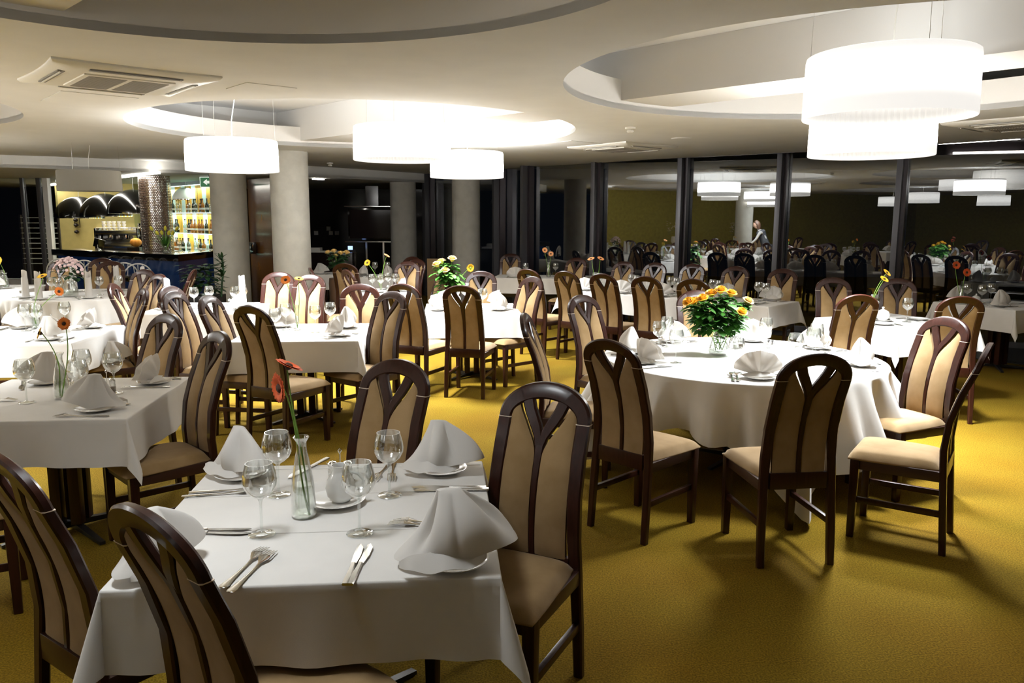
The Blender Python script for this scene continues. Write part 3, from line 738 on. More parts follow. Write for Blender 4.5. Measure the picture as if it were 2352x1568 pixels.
def fork_proto():
    mb = MB()
    def zc(y): return .0025+.010*max(0, min(1, (y-.05)/.05))*(1-max(0, min(1, (y-.10)/.035)))+.006*max(0, sin(pi*max(0, min(1, y/.06))))*.3
    prof = [(-.10, .004), (-.098, .0085), (-.088, .0105), (-.06, .0075), (-.02, .0045), (.02, .0032), (.04, .0036), (.052, .009), (.062, .0125), (.070, .013)]
    def f(u, v):
        i = v*(len(prof)-1); a = int(min(i, len(prof)-2)); r = i-a; y = prof[a][0]*(1-r)+prof[a+1][0]*r; w = prof[a][1]*(1-r)+prof[a+1][1]*r
        return ((-1+2*u)*w, y, .003+.008*max(0, (y+.0)/.07)**2+(.0012 if abs(u-.5) < .3 else 0))
    mb.grid(f, 4, 30)
    mb2 = MB()
    for k in range(4):
        x = -.0105+k*.007
        mb2.add([(x-.0022, .068, .011), (x+.0022, .068, .011), (x*1.02+.0012, .110, .0035), (x*1.02-.0012, .110, .0035), (x-.0022, .068, .0128), (x+.0022, .068, .0128), (x*1.02+.0012, .110, .005), (x*1.02-.0012, .110, .005)],
                [(0,3,2,1),(4,5,6,7),(0,1,5,4),(1,2,6,5),(2,3,7,6),(3,0,4,7)])
    t = thing('fork', '-', 'fork')
    mb.build('handle', 'steel', t, thick=.0016, smooth=50); mb2.build('tines', 'steel', t); return t
def knife_proto():
    t = thing('knife', '-', 'knife')
    h = MB().ribbon([(0, -.105), (0, -.09), (0, -.05), (0, 0)], [.016, .017, .013, .010], .006, lambda z: 0, ch=.002)
    h.xf(Matrix(((1,0,0,0),(0,0,1,0),(0,1,0,.0035),(0,0,0,1)))); h.build('handle', 'steel', t)
    b = MB().add([(-.006, 0, .0015), (.007, 0, .0035), (.011, .04, .004), (.010, .085, .004), (.0, .108, .003), (-.007, .10, .0015), (-.007, .03, .0015)], [(0,1,2,3,4,5,6)])
    b.build('blade', 'steel', t, thick=.0012, smooth=0); return t
FK = fork_proto(); KN = knife_proto()
def fan_napkin(seed=0):
    rr = random.Random(seed); mb = MB(); A = radians(78)
    def sheet(R, back, z0, ca):
        def f(u, v):
            a = -A+2*A*u; k = u*5; zig = abs((k % 1)-.5)*2
            r = R*v*(1.05-.05*zig-.10*abs(2*u-1)**2); bulge = -.022*v*(1-zig)*.7-.030*sin(pi*v*.6)*cos(a)+.008*sin(u*7+seed)*v
            x = r*sin(a)*1.06; z = z0+r*cos(a)*.97; y = back+bulge-.10*v*v*ca+.03*abs(sin(a))*v
            return (x, y, max(.004, z))
        mb.grid(f, 36, 12)
    sheet(.155, -.01, .012, -.35); sheet(.148, .012, .010, -.45)
    # folded foot lying behind and a turned-down cuff in front
    def foot(u, v):
        x = -.12+.24*u; t = 1-abs(2*u-1); return (x, .012+.085*v*(.35+.65*t), .020+.055*(1-v)*t*.9+.003*sin(12*u))
    mb.grid(foot, 20, 6)
    def cuff(u, v):
        x = -.115+.23*u; t = 1-abs(2*u-1); return (x, -.006-.050*v*(.2+.8*t)+.005*sin(9*u+seed), .010+.030*t*(1-v)**.7+.004)
    mb.grid(cuff, 20, 5)
    o = mb.build('napkin', 'napkin', thick=.0015, smooth=38); tag(o, '-', 'napkin'); return o
def peak_napkin(seed=0):
    mb = MB()
    def f(u, v):
        a = 2*pi*u; c, q = cos(a), sin(a); R_ = max(0, c)**3; L_ = max(0, -c)**3; F_ = max(0, -q)**2; B_ = max(0, q)**2
        rb = .062+.090*R_+.085*L_+.004*F_+.014*B_+.005*sin(3*a+seed); zb = .010+.038*R_+.002*L_+.012*abs(sin(2*a))
        t = v; cx, cy, cz = -.012, .01, .178
        bx, by = rb*c*1.02, rb*q*.90
        fo = .13*sin(pi*t)*(2*abs(sin(2.5*a+seed))-1.1)
        s_ = t+fo+.03*sin(pi*t)*R_-.20*sin(pi*t)*L_+.10*sin(pi*t)*(F_+B_)
        top = .030*(1-t)**.7
        x = cx+(bx-cx)*s_+c*top; y = cy+(by-cy)*s_+q*top*.45
        z = cz*(1-t)+zb*t+.006*sin(pi*t)*R_-.012*sin(pi*t)*L_
        y += .010*sin(pi*t)*sin(3*a+1.3+seed)-.020*F_*sin(pi*t)
        return (x, y, z)
    mb.grid(f, 72, 18, closeu=True)
    mb.v.append((-.012, .01, .182)); c = len(mb.v)-1
    mb.f += [(c, k, (k+1) % 72) for k in range(72)]
    def flap(u, v):
        return (-.135+.21*u, -.040-.045*v*sin(pi*u)**.5-.02*(1-u), .030+.022*sin(pi*u)*(1-v)-.016*v+.004*sin(14*u))
    mb.grid(flap, 20, 5)
    o = mb.build('napkin', 'napkin', thick=.0016, smooth=50); tag(o, '-', 'napkin'); return o
def tall_napkin():
    mb = MB()
    def f(u, v):
        a = 2*pi*u*1.6; r = .044-.010*v-.004*u; top = .23+.09*(.5+.5*cos(a*.62+.4)); return (r*cos(a), r*sin(a), .006+top*v)
    mb.grid(f, 48, 8)
    o = mb.build('napkin', 'napkin', thick=.0018, smooth=60); tag(o, '-', 'napkin'); return o
NF = [fan_napkin(1), fan_napkin(2.3)]; NP = [peak_napkin(.4), peak_napkin(2.0)]; NT = [tall_napkin()]
NK = {'fan': NF, 'peak': NP, 'tall': NT}; NKW = {'fan': 'white fan-folded napkin', 'peak': 'white peaked napkin', 'tall': 'tall rolled white napkin'}
cnt = 0
def put_napkin(kind, x, y, rz, phrase, s=1., flip=1):
    global cnt; cnt += 1
    r = place(NK[kind][cnt % len(NK[kind])], (x, y, ZT+.012), rz, NKW[kind]+' '+phrase, 'folded napkins'); r.scale = (s*flip, s, s); return r
def setting(key, x, y, face, phrase, nk='fan', pairs=1, glass=True, nrot=None, plate=True, cut=True, gl=None):
    f = Vector((cos(radians(face)), sin(radians(face)))); rt = Vector((f.y, -f.x)); p = Vector((x, y)); tn = PH[key]
    ph = 'on '+tn+', '+phrase
    if plate: place(PL, (x, y, ZT+.001), 0, 'white side plate '+ph, 'side plates')
    if nk: put_napkin(nk, x, y, radians(face-90+(nrot or 0)), ph)
    if cut:
        for k in range(pairs):
            for pr, sg, nm in ((FK, -1, 'fork'), (KN, 1, 'knife')):
                q = p+rt*sg*(.125+.032*k)+f*.01
                w = '' if pairs == 1 else ('inner ' if k == 0 else 'outer ')
                place(pr, (q.x, q.y, ZT+.002), radians(face-90+random.uniform(-5, 5)), w+'steel '+nm+' '+ph, 'steel cutlery')
    if glass:
        q = p+f*.20+rt*.09 if gl is None else Vector(gl)
        place(WG, (q.x, q.y, ZT+.001), 0, 'empty wine glass '+ph, 'wine glasses')

# nearest square table: everything measured one by one
def cut(pr, x, y, face, lab): place(pr, (x, y, ZT+.002), radians(face-90), lab, 'steel cutlery')
for x, y, lab in ((-.82, 2.70, 'wine glass on the nearest square table, left of and behind the flower bottle'), (-.77, 2.345, 'wine glass on the nearest square table, front left, by the forks'),
                  (-.47, 2.355, 'wine glass on the nearest square table, before the creamer and knives'), (-.43, 2.70, 'wine glass on the nearest square table, at the back near the far chair')):
    place(WG, (x, y, ZT+.001), 0, lab, 'wine glasses')
N1 = 'the nearest square table'
cut(FK, -.745, 2.10, 82, 'left steel fork of the front pair on '+N1); cut(FK, -.715, 2.075, 82, 'right steel fork of the front pair on '+N1)
cut(KN, -.445, 2.13, 92, 'left steel knife of the front pair on '+N1); cut(KN, -.425, 2.13, 88, 'right steel knife of the front pair on '+N1)
cut(KN, -.225, 2.775, 180, 'rear steel knife of the right pair on '+N1); cut(KN, -.215, 2.750, 183, 'front steel knife of the right pair on '+N1)
cut(FK, -.245, 2.435, 176, 'rear steel fork beside the large right napkin on '+N1); cut(FK, -.255, 2.41, 172, 'front steel fork beside the large right napkin on '+N1)
cut(FK, -1.02, 2.735, 8, 'rear steel fork at the left edge of '+N1); cut(FK, -1.03, 2.70, 12, 'front steel fork at the left edge of '+N1)
cut(KN, -.95, 2.375, 2, 'rear steel knife at the left edge of '+N1); cut(KN, -.94, 2.35, -2, 'front steel knife at the left edge of '+N1)
cut(FK, -.495, 2.98, 262, 'left steel fork before the far chair of '+N1); cut(FK, -.46, 2.98, 276, 'right steel fork before the far chair of '+N1)
cut(KN, -.79, 3.00, 250, 'steel knife behind the flower bottle on '+N1)
for x, y, s, rz, fl, lab, pl in ((-.16, 2.14, 1.15, 8, 1, 'large white peaked napkin at the front right of '+N1, 'side plate under the front right napkin of '+N1),
                         (-.27, 2.97, 1.05, -8, 1, 'white peaked napkin at the back right of '+N1, 'side plate under the back right napkin of '+N1),
                         (-1.02, 2.90, 1.0, -35, 1, 'white peaked napkin at the back left of '+N1, 'side plate under the back left napkin of '+N1),
                         (-.98, 2.10, .92, 60, 1, 'white napkin behind the chair back at the front left of '+N1, 'side plate under the front left napkin of '+N1)):
    r = place(NP[0] if x > -.2 else NP[1], (x, y, ZT+.013), radians(rz), lab, 'folded napkins'); r.scale = (s*fl, s, s)
    place(PL, (x, y, ZT+.001), 0, 'white '+pl, 'side plates')

# creamer on saucer, cruets, sugar bowls
def cruet_set(x, y, rz, label):
    t = thing('cruet_set', label, 'condiment set', (x, y, ZT+.001), rz, 'cruet sets')
    MB().box(-.05, .05, -.024, .024, 0, .006).build('tray', 'steel', t, bevel=.002)
    MB().tube([(0, 0, .005), (0, 0, .115), (.006, 0, .125), (0, 0, .133), (-.006, 0, .125), (0, 0, .112)], .0022, 6).build('handle', 'steel', t)
    for s in (-1, 1):
        b = MB().lathe([(.001, .007), (.017, .007), (.019, .012), (.018, .05), (.014, .062), (.0001, .062)], 20, (s*.027, 0, 0)).build('shaker', 'glass', t)
        MB().lathe([(.001, .008), (.0165, .008), (.0165, .035), (.001, .035)], 16, (s*.027, 0, 0)).build('filling', 'napkin' if s < 0 else 'terra', b)
        MB().lathe([(.0155, .060), (.0165, .064), (.0165, .078), (.012, .084), (.001, .085)], 20, (s*.027, 0, 0)).build('lid', 'chrome', b)
    return t
cruet_set(-.63, 2.83, .1, 'steel cruet set with shakers on the nearest square table')
cruet_set(1.70, 5.93, .5, 'steel cruet set on the round rose table beside the bouquet')
cruet_set(-2.24, 4.33, .2, 'cruet set with dark base on the second left table')
cruet_set(-3.07, 8.72, .2, 'cruet set on the tall-napkin table by the plant')
cruet_set(-1.62, 10.55, .2, 'cruet set on the far gerbera table')
cruet_set(-4.0, 6.88, .3, 'cruet set on the third left table beside glasses')
cm = thing('creamer', 'white porcelain creamer with spout on the nearest square table', 'jug', (-.585, 2.625, ZT+.012)); cm.scale = (1.2, 1.2, 1.15)
MB().lathe([(.001, 0), (.026, 0), (.038, .015), (.043, .038), (.038, .062), (.026, .082), (.022, .094), (.025, .108), (.023, .108), (.020, .094), (.024, .08), (.035, .062), (.001, .02)], 32).build('body', 'porcelain', cm)
MB().tube([(.036, 0, .03), (.062, 0, .04), (.066, 0, .062), (.050, 0, .082), (.026, 0, .088)], .0045, 8).build('handle', 'porcelain', cm)
MB().add([(-.018, -.012, .096), (-.018, .012, .096), (-.040, 0, .116), (-.018, 0, .085)], [(0, 2, 3), (2, 1, 3), (0, 1, 2)]).build('spout', 'porcelain', cm, thick=.002)
sc = place(PL, (-.60, 2.615, ZT+.001), 0, 'white saucer under the creamer on the nearest square table', 'side plates')
def sugar_bowl(x, y, lab, s=1.):
    t = thing('sugar_bowl', lab, 'bowl', (x, y, ZT+.016)); t.scale = (s, s, s)
    MB().lathe([(.001, 0), (.035, 0), (.052, .018), (.056, .038), (.050, .058), (.046, .062)], 32).build('body', 'porcelain', t)
    MB().lathe([(.050, .061), (.044, .070), (.022, .082), (.010, .086), (.007, .092), (.011, .101), (.007, .108), (.001, .109)], 28).build('lid', 'porcelain', t)
    place(PL, (x, y, ZT+.001), 0, 'saucer under the '+lab, 'side plates')
sugar_bowl(3.56, 7.62, 'lidded white porcelain sugar bowl beside the slim gerbera vase', 1.15)
sugar_bowl(5.42, 9.3, 'small white sugar bowl on the far right table', .9)

# other settings
setting('T2', -2.10, 3.93, 185, 'front right seat', 'peak', gl=(-2.27, 4.10), nrot=90)
setting('T2', -2.10, 4.60, 190, 'back right seat', 'fan', gl=(-2.20, 4.33))
setting('T2', -2.72, 4.58, 300, 'back left seat', 'peak', gl=(-2.42, 4.42))
setting('T2', -2.75, 4.0, 10, 'left seat', None, gl=(-2.55, 4.10), plate=False)
setting('T3', -3.66, 6.25, 95, 'front seat', 'peak', gl=(-3.92, 6.95))
setting('T3', -3.68, 6.95, 190, 'back right seat', 'fan', gl=(-4.02, 6.70))
setting('T3', -4.28, 6.90, 275, 'back left seat', 'peak', gl=(-4.15, 6.75))
setting('T3', -4.30, 6.25, 90, 'left front seat', None, gl=(-4.18, 6.35), plate=False)
for x, y, w, g in ((-5.82, 9.52, 'leftmost', (-5.66, 9.80)), (-5.55, 9.33, 'second from left', (-5.48, 9.62)), (-5.66, 10.3, 'behind the leftmost pair', (-5.55, 10.05)), (-5.06, 9.52, 'right front', (-4.98, 10.1)), (-5.2, 10.5, 'behind the vase', (-5.15, 9.95)), (-4.78, 10.35, 'right rear', (-4.95, 10.5))):
    setting('T4', x, y, math.degrees(atan2(10.0-y, -5.42-x)), w, 'tall', gl=g)
setting('T5', -3.62, 8.35, 40, 'left seat', 'tall', gl=(-3.38, 8.45)); setting('T5', -2.98, 8.80, 240, 'middle seat', 'tall', gl=(-3.28, 8.62))
setting('T5', -2.86, 8.40, 170, 'right seat', 'fan', gl=(-2.92, 8.62)); place(WG, (-2.98, 8.55, ZT+.001), 0, 'second wine glass on the right of the tall-napkin table', 'wine glasses')
setting('T6', -1.42, 6.52, 175, 'front right seat', 'fan', gl=(-1.67, 6.72)); setting('T6', -1.46, 7.02, 190, 'back right seat', 'peak', gl=(-1.60, 6.98))
setting('T6', -2.08, 6.50, 90, 'left front seat', None, gl=(-1.95, 6.52)); setting('T6', -2.05, 7.05, 280, 'left rear seat', 'fan', gl=(-1.96, 6.86))
setting('T7', -.78, 8.36, 60, 'front left seat', 'fan', gl=(-.37, 8.33)); setting('T7', -.14, 8.40, 150, 'front right seat', 'peak', gl=(-.31, 8.42))
setting('T7', -.16, 8.80, 200, 'back right seat', 'fan', gl=(-.52, 8.85)); setting('T7', -.72, 8.85, 280, 'back left seat', 'fan', gl=(-.62, 8.7))
td = Vector((cos(radians(-43)), sin(radians(-43)))); tn = Vector((-td.y, td.x)); tc = Vector((2.03, 10.17))
for k, u in enumerate((-1.2, -.6, 0, .6, 1.2)):
    w = ('leftmost', 'second from left', 'middle', 'second from right', 'rightmost')[k]
    a = tc+td*u-tn*.24; b = tc+td*(u+.05)+tn*.24
    setting('T8', a.x, a.y, 47, w+' front seat', 'fan' if k < 4 else None); setting('T8', b.x, b.y, 227, w+' window seat', 'fan')
setting('T8b', .05, 13.1, 90, 'left seat', 'fan', gl=(.22, 13.25)); setting('T8b', .95, 13.15, 90, 'right seat', None, gl=(.72, 13.3))
for k, (a, nk, w) in enumerate(((200, 'fan', 'left seat'), (234, None, 'front left seat'), (262, 'fan', 'front seat'), (335, 'peak', 'right seat'), (28, 'fan', 'right rear seat'), (68, 'fan', 'rear seat'), (118, 'fan', 'left rear seat'), (168, 'peak', 'far left seat'))):
    if nk is None: continue
    r = .78; x = 1.62+r*cos(radians(a)); y = 5.57+r*sin(radians(a))
    g = {200: (1.11, 5.33), 262: (1.42, 4.98), 335: (1.86, 5.17), 28: (2.18, 5.66), 68: (1.92, 5.98), 118: (1.18, 6.02), 168: (1.07, 5.75)}[a]
    setting('T9', x, y, a+180, w, nk, pairs=2, gl=g)
place(WG, (2.08, 5.45, ZT+.001), 0, 'wine glass before the right rear napkin on the round rose table', 'wine glasses')
setting('T10', 3.44, 7.35, 100, 'front seat', None, gl=(3.38, 7.50)); setting('T10', 3.95, 7.72, 200, 'right seat', None, gl=(3.76, 7.55)); setting('T10', 3.35, 7.85, 0, 'left seat', None, gl=(3.60, 7.9))
setting('T11', 5.50, 8.95, 120, 'front right seat', 'peak', gl=(5.38, 9.12)); setting('T11', 5.30, 9.5, 300, 'left seat', 'peak', gl=(5.30, 9.28)); setting('T11', 5.85, 9.35, 200, 'right seat', None, gl=(5.62, 9.35), plate=False)
setting('T13', -1.45, 10.6, 190, 'right seat', 'fan', gl=(-1.55, 10.62)); setting('T13', -1.98, 10.5, 0, 'left seat', None, gl=(-1.85, 10.55)); setting('T13', -1.60, 10.88, 260, 'rear seat', None, gl=(-1.68, 10.8)); setting('T13', -1.75, 10.40, 90, 'front seat', None, gl=(-1.72, 10.45))
setting('T14', -2.45, 13.2, 0, 'left seat', 'peak', gl=(-2.30, 13.4)); setting('T14', -2.05, 13.2, 180, 'right seat', 'peak', gl=(-2.1, 13.45))
setting('T12', -3.30, 13.75, 90, 'left seat', 'peak', gl=(-3.05, 13.85)); setting('T15', -6.95, 10.7, 90, 'right seat', 'peak', gl=(-7.0, 10.85)); setting('T15', -7.25, 11.0, 90, 'left seat', 'fan', gl=(-7.2, 10.75))
for k in ('TR1', 'TR2', 'TR3'):
    t = TBL[k]; x, y = t.location.x, t.location.y
    for j, (dx, dy) in enumerate(((-.28, -.28), (.28, .28), (.28, -.28))):
        put_napkin('fan', x+dx, y+dy, j, 'seen only as a reflection in the window glass')
nk = put_napkin('peak', -3.34, 6.52, .8, 'lying on the seat of the chair by the third left table'); nk.location.z = .492
nk.location.x, nk.location.y = -3.40, 6.72

# ------------------------------------------------------------------ flowers
def vase_bottle(x, y, label, h=.24, s=1., z=ZT):
    t = thing('bottle_vase', label, 'vase', (x, y, z+.001), 0, 'glass vases'); k = h/.27
    MB().lathe([(r, zz*k) for r, zz in ((.001, .004), (.036, .003), (.041, .010), (.040, .05), (.034, .13), (.022, .20), (.0165, .225), (.0165, .252), (.026, .268), (.0245, .270), (.015, .252), (.015, .225), (.020, .20), (.032, .13), (.038, .05), (.034, .012), (.001, .010))], 32).build('body', 'glass', t)
    MB().lathe([(r, zz*k) for r, zz in ((.001, .012), (.0375, .013), (.0365, .05), (.033, .11), (.001, .11))], 24).build('water', 'water', t)
    return t
def vase_tube(x, y, label, h=.22, z=ZT):
    t = thing('tube_vase', label, 'vase', (x, y, z+.001), 0, 'glass vases')
    MB().lathe([(.001, .002), (.04, .0015), (.040, .004), (.018, .006), (.016, .02), (.018, h), (.016, h), (.014, .02), (.001, .012)], 24).build('body', 'glass', t); return t
def vase_belly(x, y, label, s=1., z=ZT):
    t = thing('belly_vase', label, 'vase', (x, y, z+.001), 0, 'glass vases'); t.scale = (s, s, s)
    MB().lathe([(.001, .006), (.055, .004), (.068, .012), (.074, .035), (.070, .065), (.052, .105), (.040, .135), (.042, .160), (.058, .185), (.056, .186), (.039, .160), (.037, .135), (.049, .105), (.067, .065), (.070, .035), (.001, .014)], 40).build('body', 'glass', t)
    MB().lathe([(.001, .014), (.069, .016), (.071, .035), (.067, .063), (.001, .063)], 32).build('water', 'water', t); return t
def frame_to(d):
    return Vector((0, 0, 1)).rotation_difference(Vector(d).normalized()).to_matrix().to_4x4()
def gerbera(base, head, d, color, label, size=.045, bend=.03, core='core'):
    """base, head world points; d the way the face looks"""
    t = thing('gerbera', label, 'flower', base, 0, 'gerberas')
    b = Vector((0, 0, 0)); h = Vector(head)-Vector(base); n = 12; dv = Vector(d).normalized(); end = h-dv*.012
    path = []
    for i in range(n+1):
        u = i/n; p = end*u; p += Vector((bend*sin(pi*u), 0, 0)); p -= dv*(.035*u*u*(1-u)*4); path.append(p)
    MB().tube(path, [.0034-.0010*i/n for i in range(n+1)], 8).build('stem', 'stem', t)
    mb = MB()
    for lay, (r, cnt_, tilt) in enumerate(((1, 22, .20), (.82, 18, .42))):
        for k in range(cnt_):
            a = 2*pi*(k+.5*lay)/cnt_; i0 = len(mb.v); L = size*r*random.uniform(.92, 1.05); w = size*.15
            pts = []
            for u in (0, .35, .75, 1.):
                ww = w*(.55+.6*sin(pi*min(.9, u))) if u < 1 else w*.35
                pts += [(L*(.22+.78*u), -ww, tilt*L*u*(1-.45*u)), (L*(.22+.78*u), ww, tilt*L*u*(1-.45*u))]
            mb.add(pts, [(0, 1, 3, 2), (2, 3, 5, 4), (4, 5, 7, 6)]); mb.xf(Matrix.Rotation(a, 4, 'Z'), i0)
    mb.xf(Matrix.Translation(h) @ frame_to(d)); mb.build('petals', color, t, thick=.0006, smooth=50)
    c = MB().lathe([(.001, .010), (size*.20, .009), (size*.30, .004), (size*.30, -.004), (size*.12, -.012), (.001, -.014)], 16); c.xf(Matrix.Translation(h) @ frame_to(d)); c.build('flower_center', core, t)
    return t
def leaf(mb, p, d, L, w, up=(0, 0, 1), fold=.25):
    d = Vector(d).normalized(); s = d.cross(Vector(up)); s = s.normalized() if s.length > .05 else Vector((1, 0, 0)); u = s.cross(d)
    p = Vector(p); vs = []
    for t, k in ((0, .08), (.25, .75), (.55, 1), (.8, .7), (1, .03)):
        c = p+d*L*t-u*(.28*L*t*t); vs += [c-s*w*k+u*w*k*fold, c, c+s*w*k+u*w*k*fold]
    fs = []
    for i in range(4): fs += [(3*i, 3*i+1, 3*i+4, 3*i+3), (3*i+1, 3*i+2, 3*i+5, 3*i+4)]
    mb.add(vs, fs)
def rose_bloom(mb, c, d, R, rr):
    F = Matrix.Translation(c) @ frame_to(d)
    for ring, (r0, hh, n, op) in enumerate(((.30, 1.0, 3, .15), (.52, 1.02, 4, .30), (.76, .98, 5, .55), (.96, .86, 5, .95))):
        for k in range(n):
            a0 = 2*pi*k/n+ring*.7+rr.uniform(-.15, .15); wa = 2*pi/n*.72; i0 = len(mb.v)
            def f(u, v):
                a = a0+(u-.5)*2*wa; rad = R*r0*(.35+.75*v**.7)+R*.35*op*v**4; z = R*(-.75+1.75*hh*v)-R*.5*op*v**4-R*.20*abs(2*u-1)**2*v
                return (rad*cos(a), rad*sin(a), z)
            mb.grid(f, 6, 6); mb.xf(F, i0)
def rose(base, head, color, label, R=.026, nl=9, seed=0, leafm='green', leafL=.055, group='roses', low=.12):
    rr = random.Random(seed); t = thing('rose', label, 'flower', base, 0, group)
    h = Vector(head)-Vector(base); path = [h*u+Vector((0, 0, .06*h.length*sin(pi*u))) for u in [i/10 for i in range(11)]]
    MB().tube(path, .0028, 6).build('stem', 'stem', t)
    dv = (path[-1]-path[-2]).normalized(); dv = (dv+Vector((0, -.15, .35))).normalized()
    b = MB(); rose_bloom(b, h, dv, R, rr); b.build('bloom', color, t, thick=.0008, smooth=60)
    lf = MB()
    for k in range(nl):
        u = rr.uniform(.38, .90); p = h*u+Vector((0, 0, .06*h.length*sin(pi*u))); a = rr.uniform(0, 6.28)
        for j in (-.5, 0, .5):
            leaf(lf, p, (cos(a+j), sin(a+j), rr.uniform(-.25, .45)), leafL*rr.uniform(.75, 1.2)*(1.15 if j == 0 else .85), leafL*.30)
    lf.build('leaves', leafm, t, thick=.0005, smooth=60); return t
# nearest table
vase_bottle(-.68, 2.50, 'clear glass bottle vase on the nearest square table', .27)
gerbera((-.655, 2.475, .765), (-.735, 2.475, 1.185), (-.75, -.62, -.05), 'red', 'front red-orange gerbera in the bottle on the nearest table', .050, -.012)
gerbera((-.665, 2.51, .765), (-.705, 2.48, 1.255), (.40, .1, .85), 'red', 'rear red-orange gerbera turned upward in the bottle on the nearest table', .044, .014)
# second left
vase_bottle(-2.42, 4.20, 'glass bottle vase on the second left table', .25)
gerbera((-2.41, 4.18, .765), (-2.32, 4.10, 1.17), (.05, -.95, .3), 'orange', 'orange gerbera with dark centre on the second left table', .034, .01)
gerbera((-2.43, 4.20, .765), (-2.45, 4.10, 1.12), (-.75, -.5, .35), 'ypetal', 'yellow gerbera turned left on the second left table', .034, .02)
vase_bottle(-4.15, 6.90, 'glass bottle vase on the third left table', .22)
gerbera((-4.15, 6.90, .765), (-4.00, 6.80, 1.215), (-.1, -.4, .9), 'ypetal', 'upper yellow gerbera on the third left table', .042, -.05)
gerbera((-4.15, 6.90, .765), (-3.87, 6.80, 1.085), (.7, -.5, .2), 'orange', 'lower orange gerbera bending right on the third left table', .040, -.06)
vase_tube(-1.86, 6.86, 'slim tube vase on the orange gerbera table', .22)
gerbera((-1.86, 6.86, .77), (-1.93, 6.80, 1.19), (0, -.75, .5), 'orange', 'left orange gerbera on the orange gerbera table', .044, .01)
gerbera((-1.86, 6.86, .77), (-1.83, 6.85, 1.195), (.2, -.3, .95), 'ypetal', 'right orange-yellow gerbera on the orange gerbera table', .040, .01)
vase_bottle(.60, 13.2, 'glass bottle vase on the far corner table', .25)
gerbera((.60, 13.2, .77), (.53, 13.1, 1.20), (.1, -.95, .2), 'apricot', 'left apricot gerbera on the far corner table', .045, .01)
gerbera((.60, 13.2, .77), (.63, 13.1, 1.14), (0, -.9, .3), 'apricot', 'right apricot gerbera on the far corner table', .045, .0)
vase_tube(1.13, 10.95, 'slim tube vase on the left of the long window table', .2)
gerbera((1.13, 10.95, .77), (1.07, 10.9, 1.17), (-.3, -.3, .9), 'apricot', 'left apricot gerbera on the long window table', .050, .01)
gerbera((1.13, 10.95, .77), (1.20, 10.9, 1.175), (.3, -.4, .85), 'apricot', 'right apricot gerbera on the long window table', .050, .02)
vase_tube(3.50, 7.72, 'slim tube vase on the sugar bowl table', .24)
gerbera((3.50, 7.72, .77), (3.56, 7.6, 1.215), (.5, -.5, .7), 'ypetal', 'upper yellow gerbera on the sugar bowl table', .045, -.04)
gerbera((3.50, 7.72, .77), (3.54, 7.6, 1.155), (.3, -.5, .75), 'ypetal', 'lower apricot-yellow gerbera on the sugar bowl table', .045, -.03)
vase_bottle(5.22, 9.25, 'glass bottle vase on the far right table', .2)
gerbera((5.22, 9.25, .77), (5.10, 9.2, 1.20), (0, -.95, .25), 'red', 'upper red gerbera on the far right table', .047, .0)
gerbera((5.22, 9.25, .77), (5.20, 9.15, 1.12), (0, -.95, .2), 'red', 'lower red gerbera on the far right table', .047, .0)
vase_tube(-1.74, 10.58, 'slim tube vase on the far gerbera table', .24)
gerbera((-1.74, 10.58, .77), (-1.90, 10.5, 1.13), (-.3, -.8, .4), 'ypetal', 'left yellow gerbera on the far gerbera table', .045, .02)
gerbera((-1.74, 10.58, .77), (-1.66, 10.6, 1.22), (.5, -.1, .8), 'apricot', 'right apricot gerbera on the far gerbera table', .045, -.01)
vase_bottle(-6.95, 10.95, 'glass vase on the far left table', .2)
gerbera((-6.95, 10.95, .77), (-7.0, 10.9, 1.12), (0, -.95, .2), 'ypetal', 'yellow gerbera on the far left table', .062, .02)
place(WG, (-7.1, 11.1, ZT+.001), 0, 'second wine glass on the far left table', 'wine glasses')
# round table bouquet
vase_belly(1.49, 5.68, 'bellied clear glass vase with rose stems on the round table', 1.0)
BQ = [(1.23, 5.55, 1.145, 'leftmost'), (1.285, 5.62, 1.14, 'second from left'), (1.325, 5.54, 1.17, 'third from left'), (1.40, 5.60, 1.20, 'upper centre left'), (1.46, 5.58, 1.225, 'topmost'), (1.54, 5.60, 1.20, 'upper right'), (1.59, 5.5, 1.08, 'lower right'), (1.66, 5.60, 1.145, 'rightmost peach-edged')]
for i, (x, y, z, w) in enumerate(BQ):
    rose((1.49+.03*sin(i*2.2), 5.68+.03*cos(i*1.7), .785), (x, y, z), 'rose' if i != 7 else 'peach', w+' yellow rose in the bouquet on the round table', .031, 15, i, leafL=.075, group='yellow roses on the round table')
gr = MB(); rr = random.Random(3)
for k in range(230):
    a = rr.uniform(0, 6.28); e = rr.uniform(0, 1); q = Vector((cos(a)*.165*e**.6-.02, sin(a)*.12*e**.6, .20+rr.uniform(-.04, .15)*1.1))
    leaf(gr, q, (cos(a)*1.1, sin(a), rr.uniform(-.4, .5)), rr.uniform(.065, .10), rr.uniform(.022, .033))
for k in range(26):
    a = rr.uniform(0, 6.28); leaf(gr, (cos(a)*.015, sin(a)*.015, rr.uniform(.05, .15)), (cos(a), sin(a), .4), .045, .015)
o = gr.build('rose_foliage', 'green', loc=(1.49, 5.68, ZT+.02), thick=.0005, smooth=60); tag(o, 'mass of green rose leaves in the bouquet on the round table', 'leaves', kind='stuff')
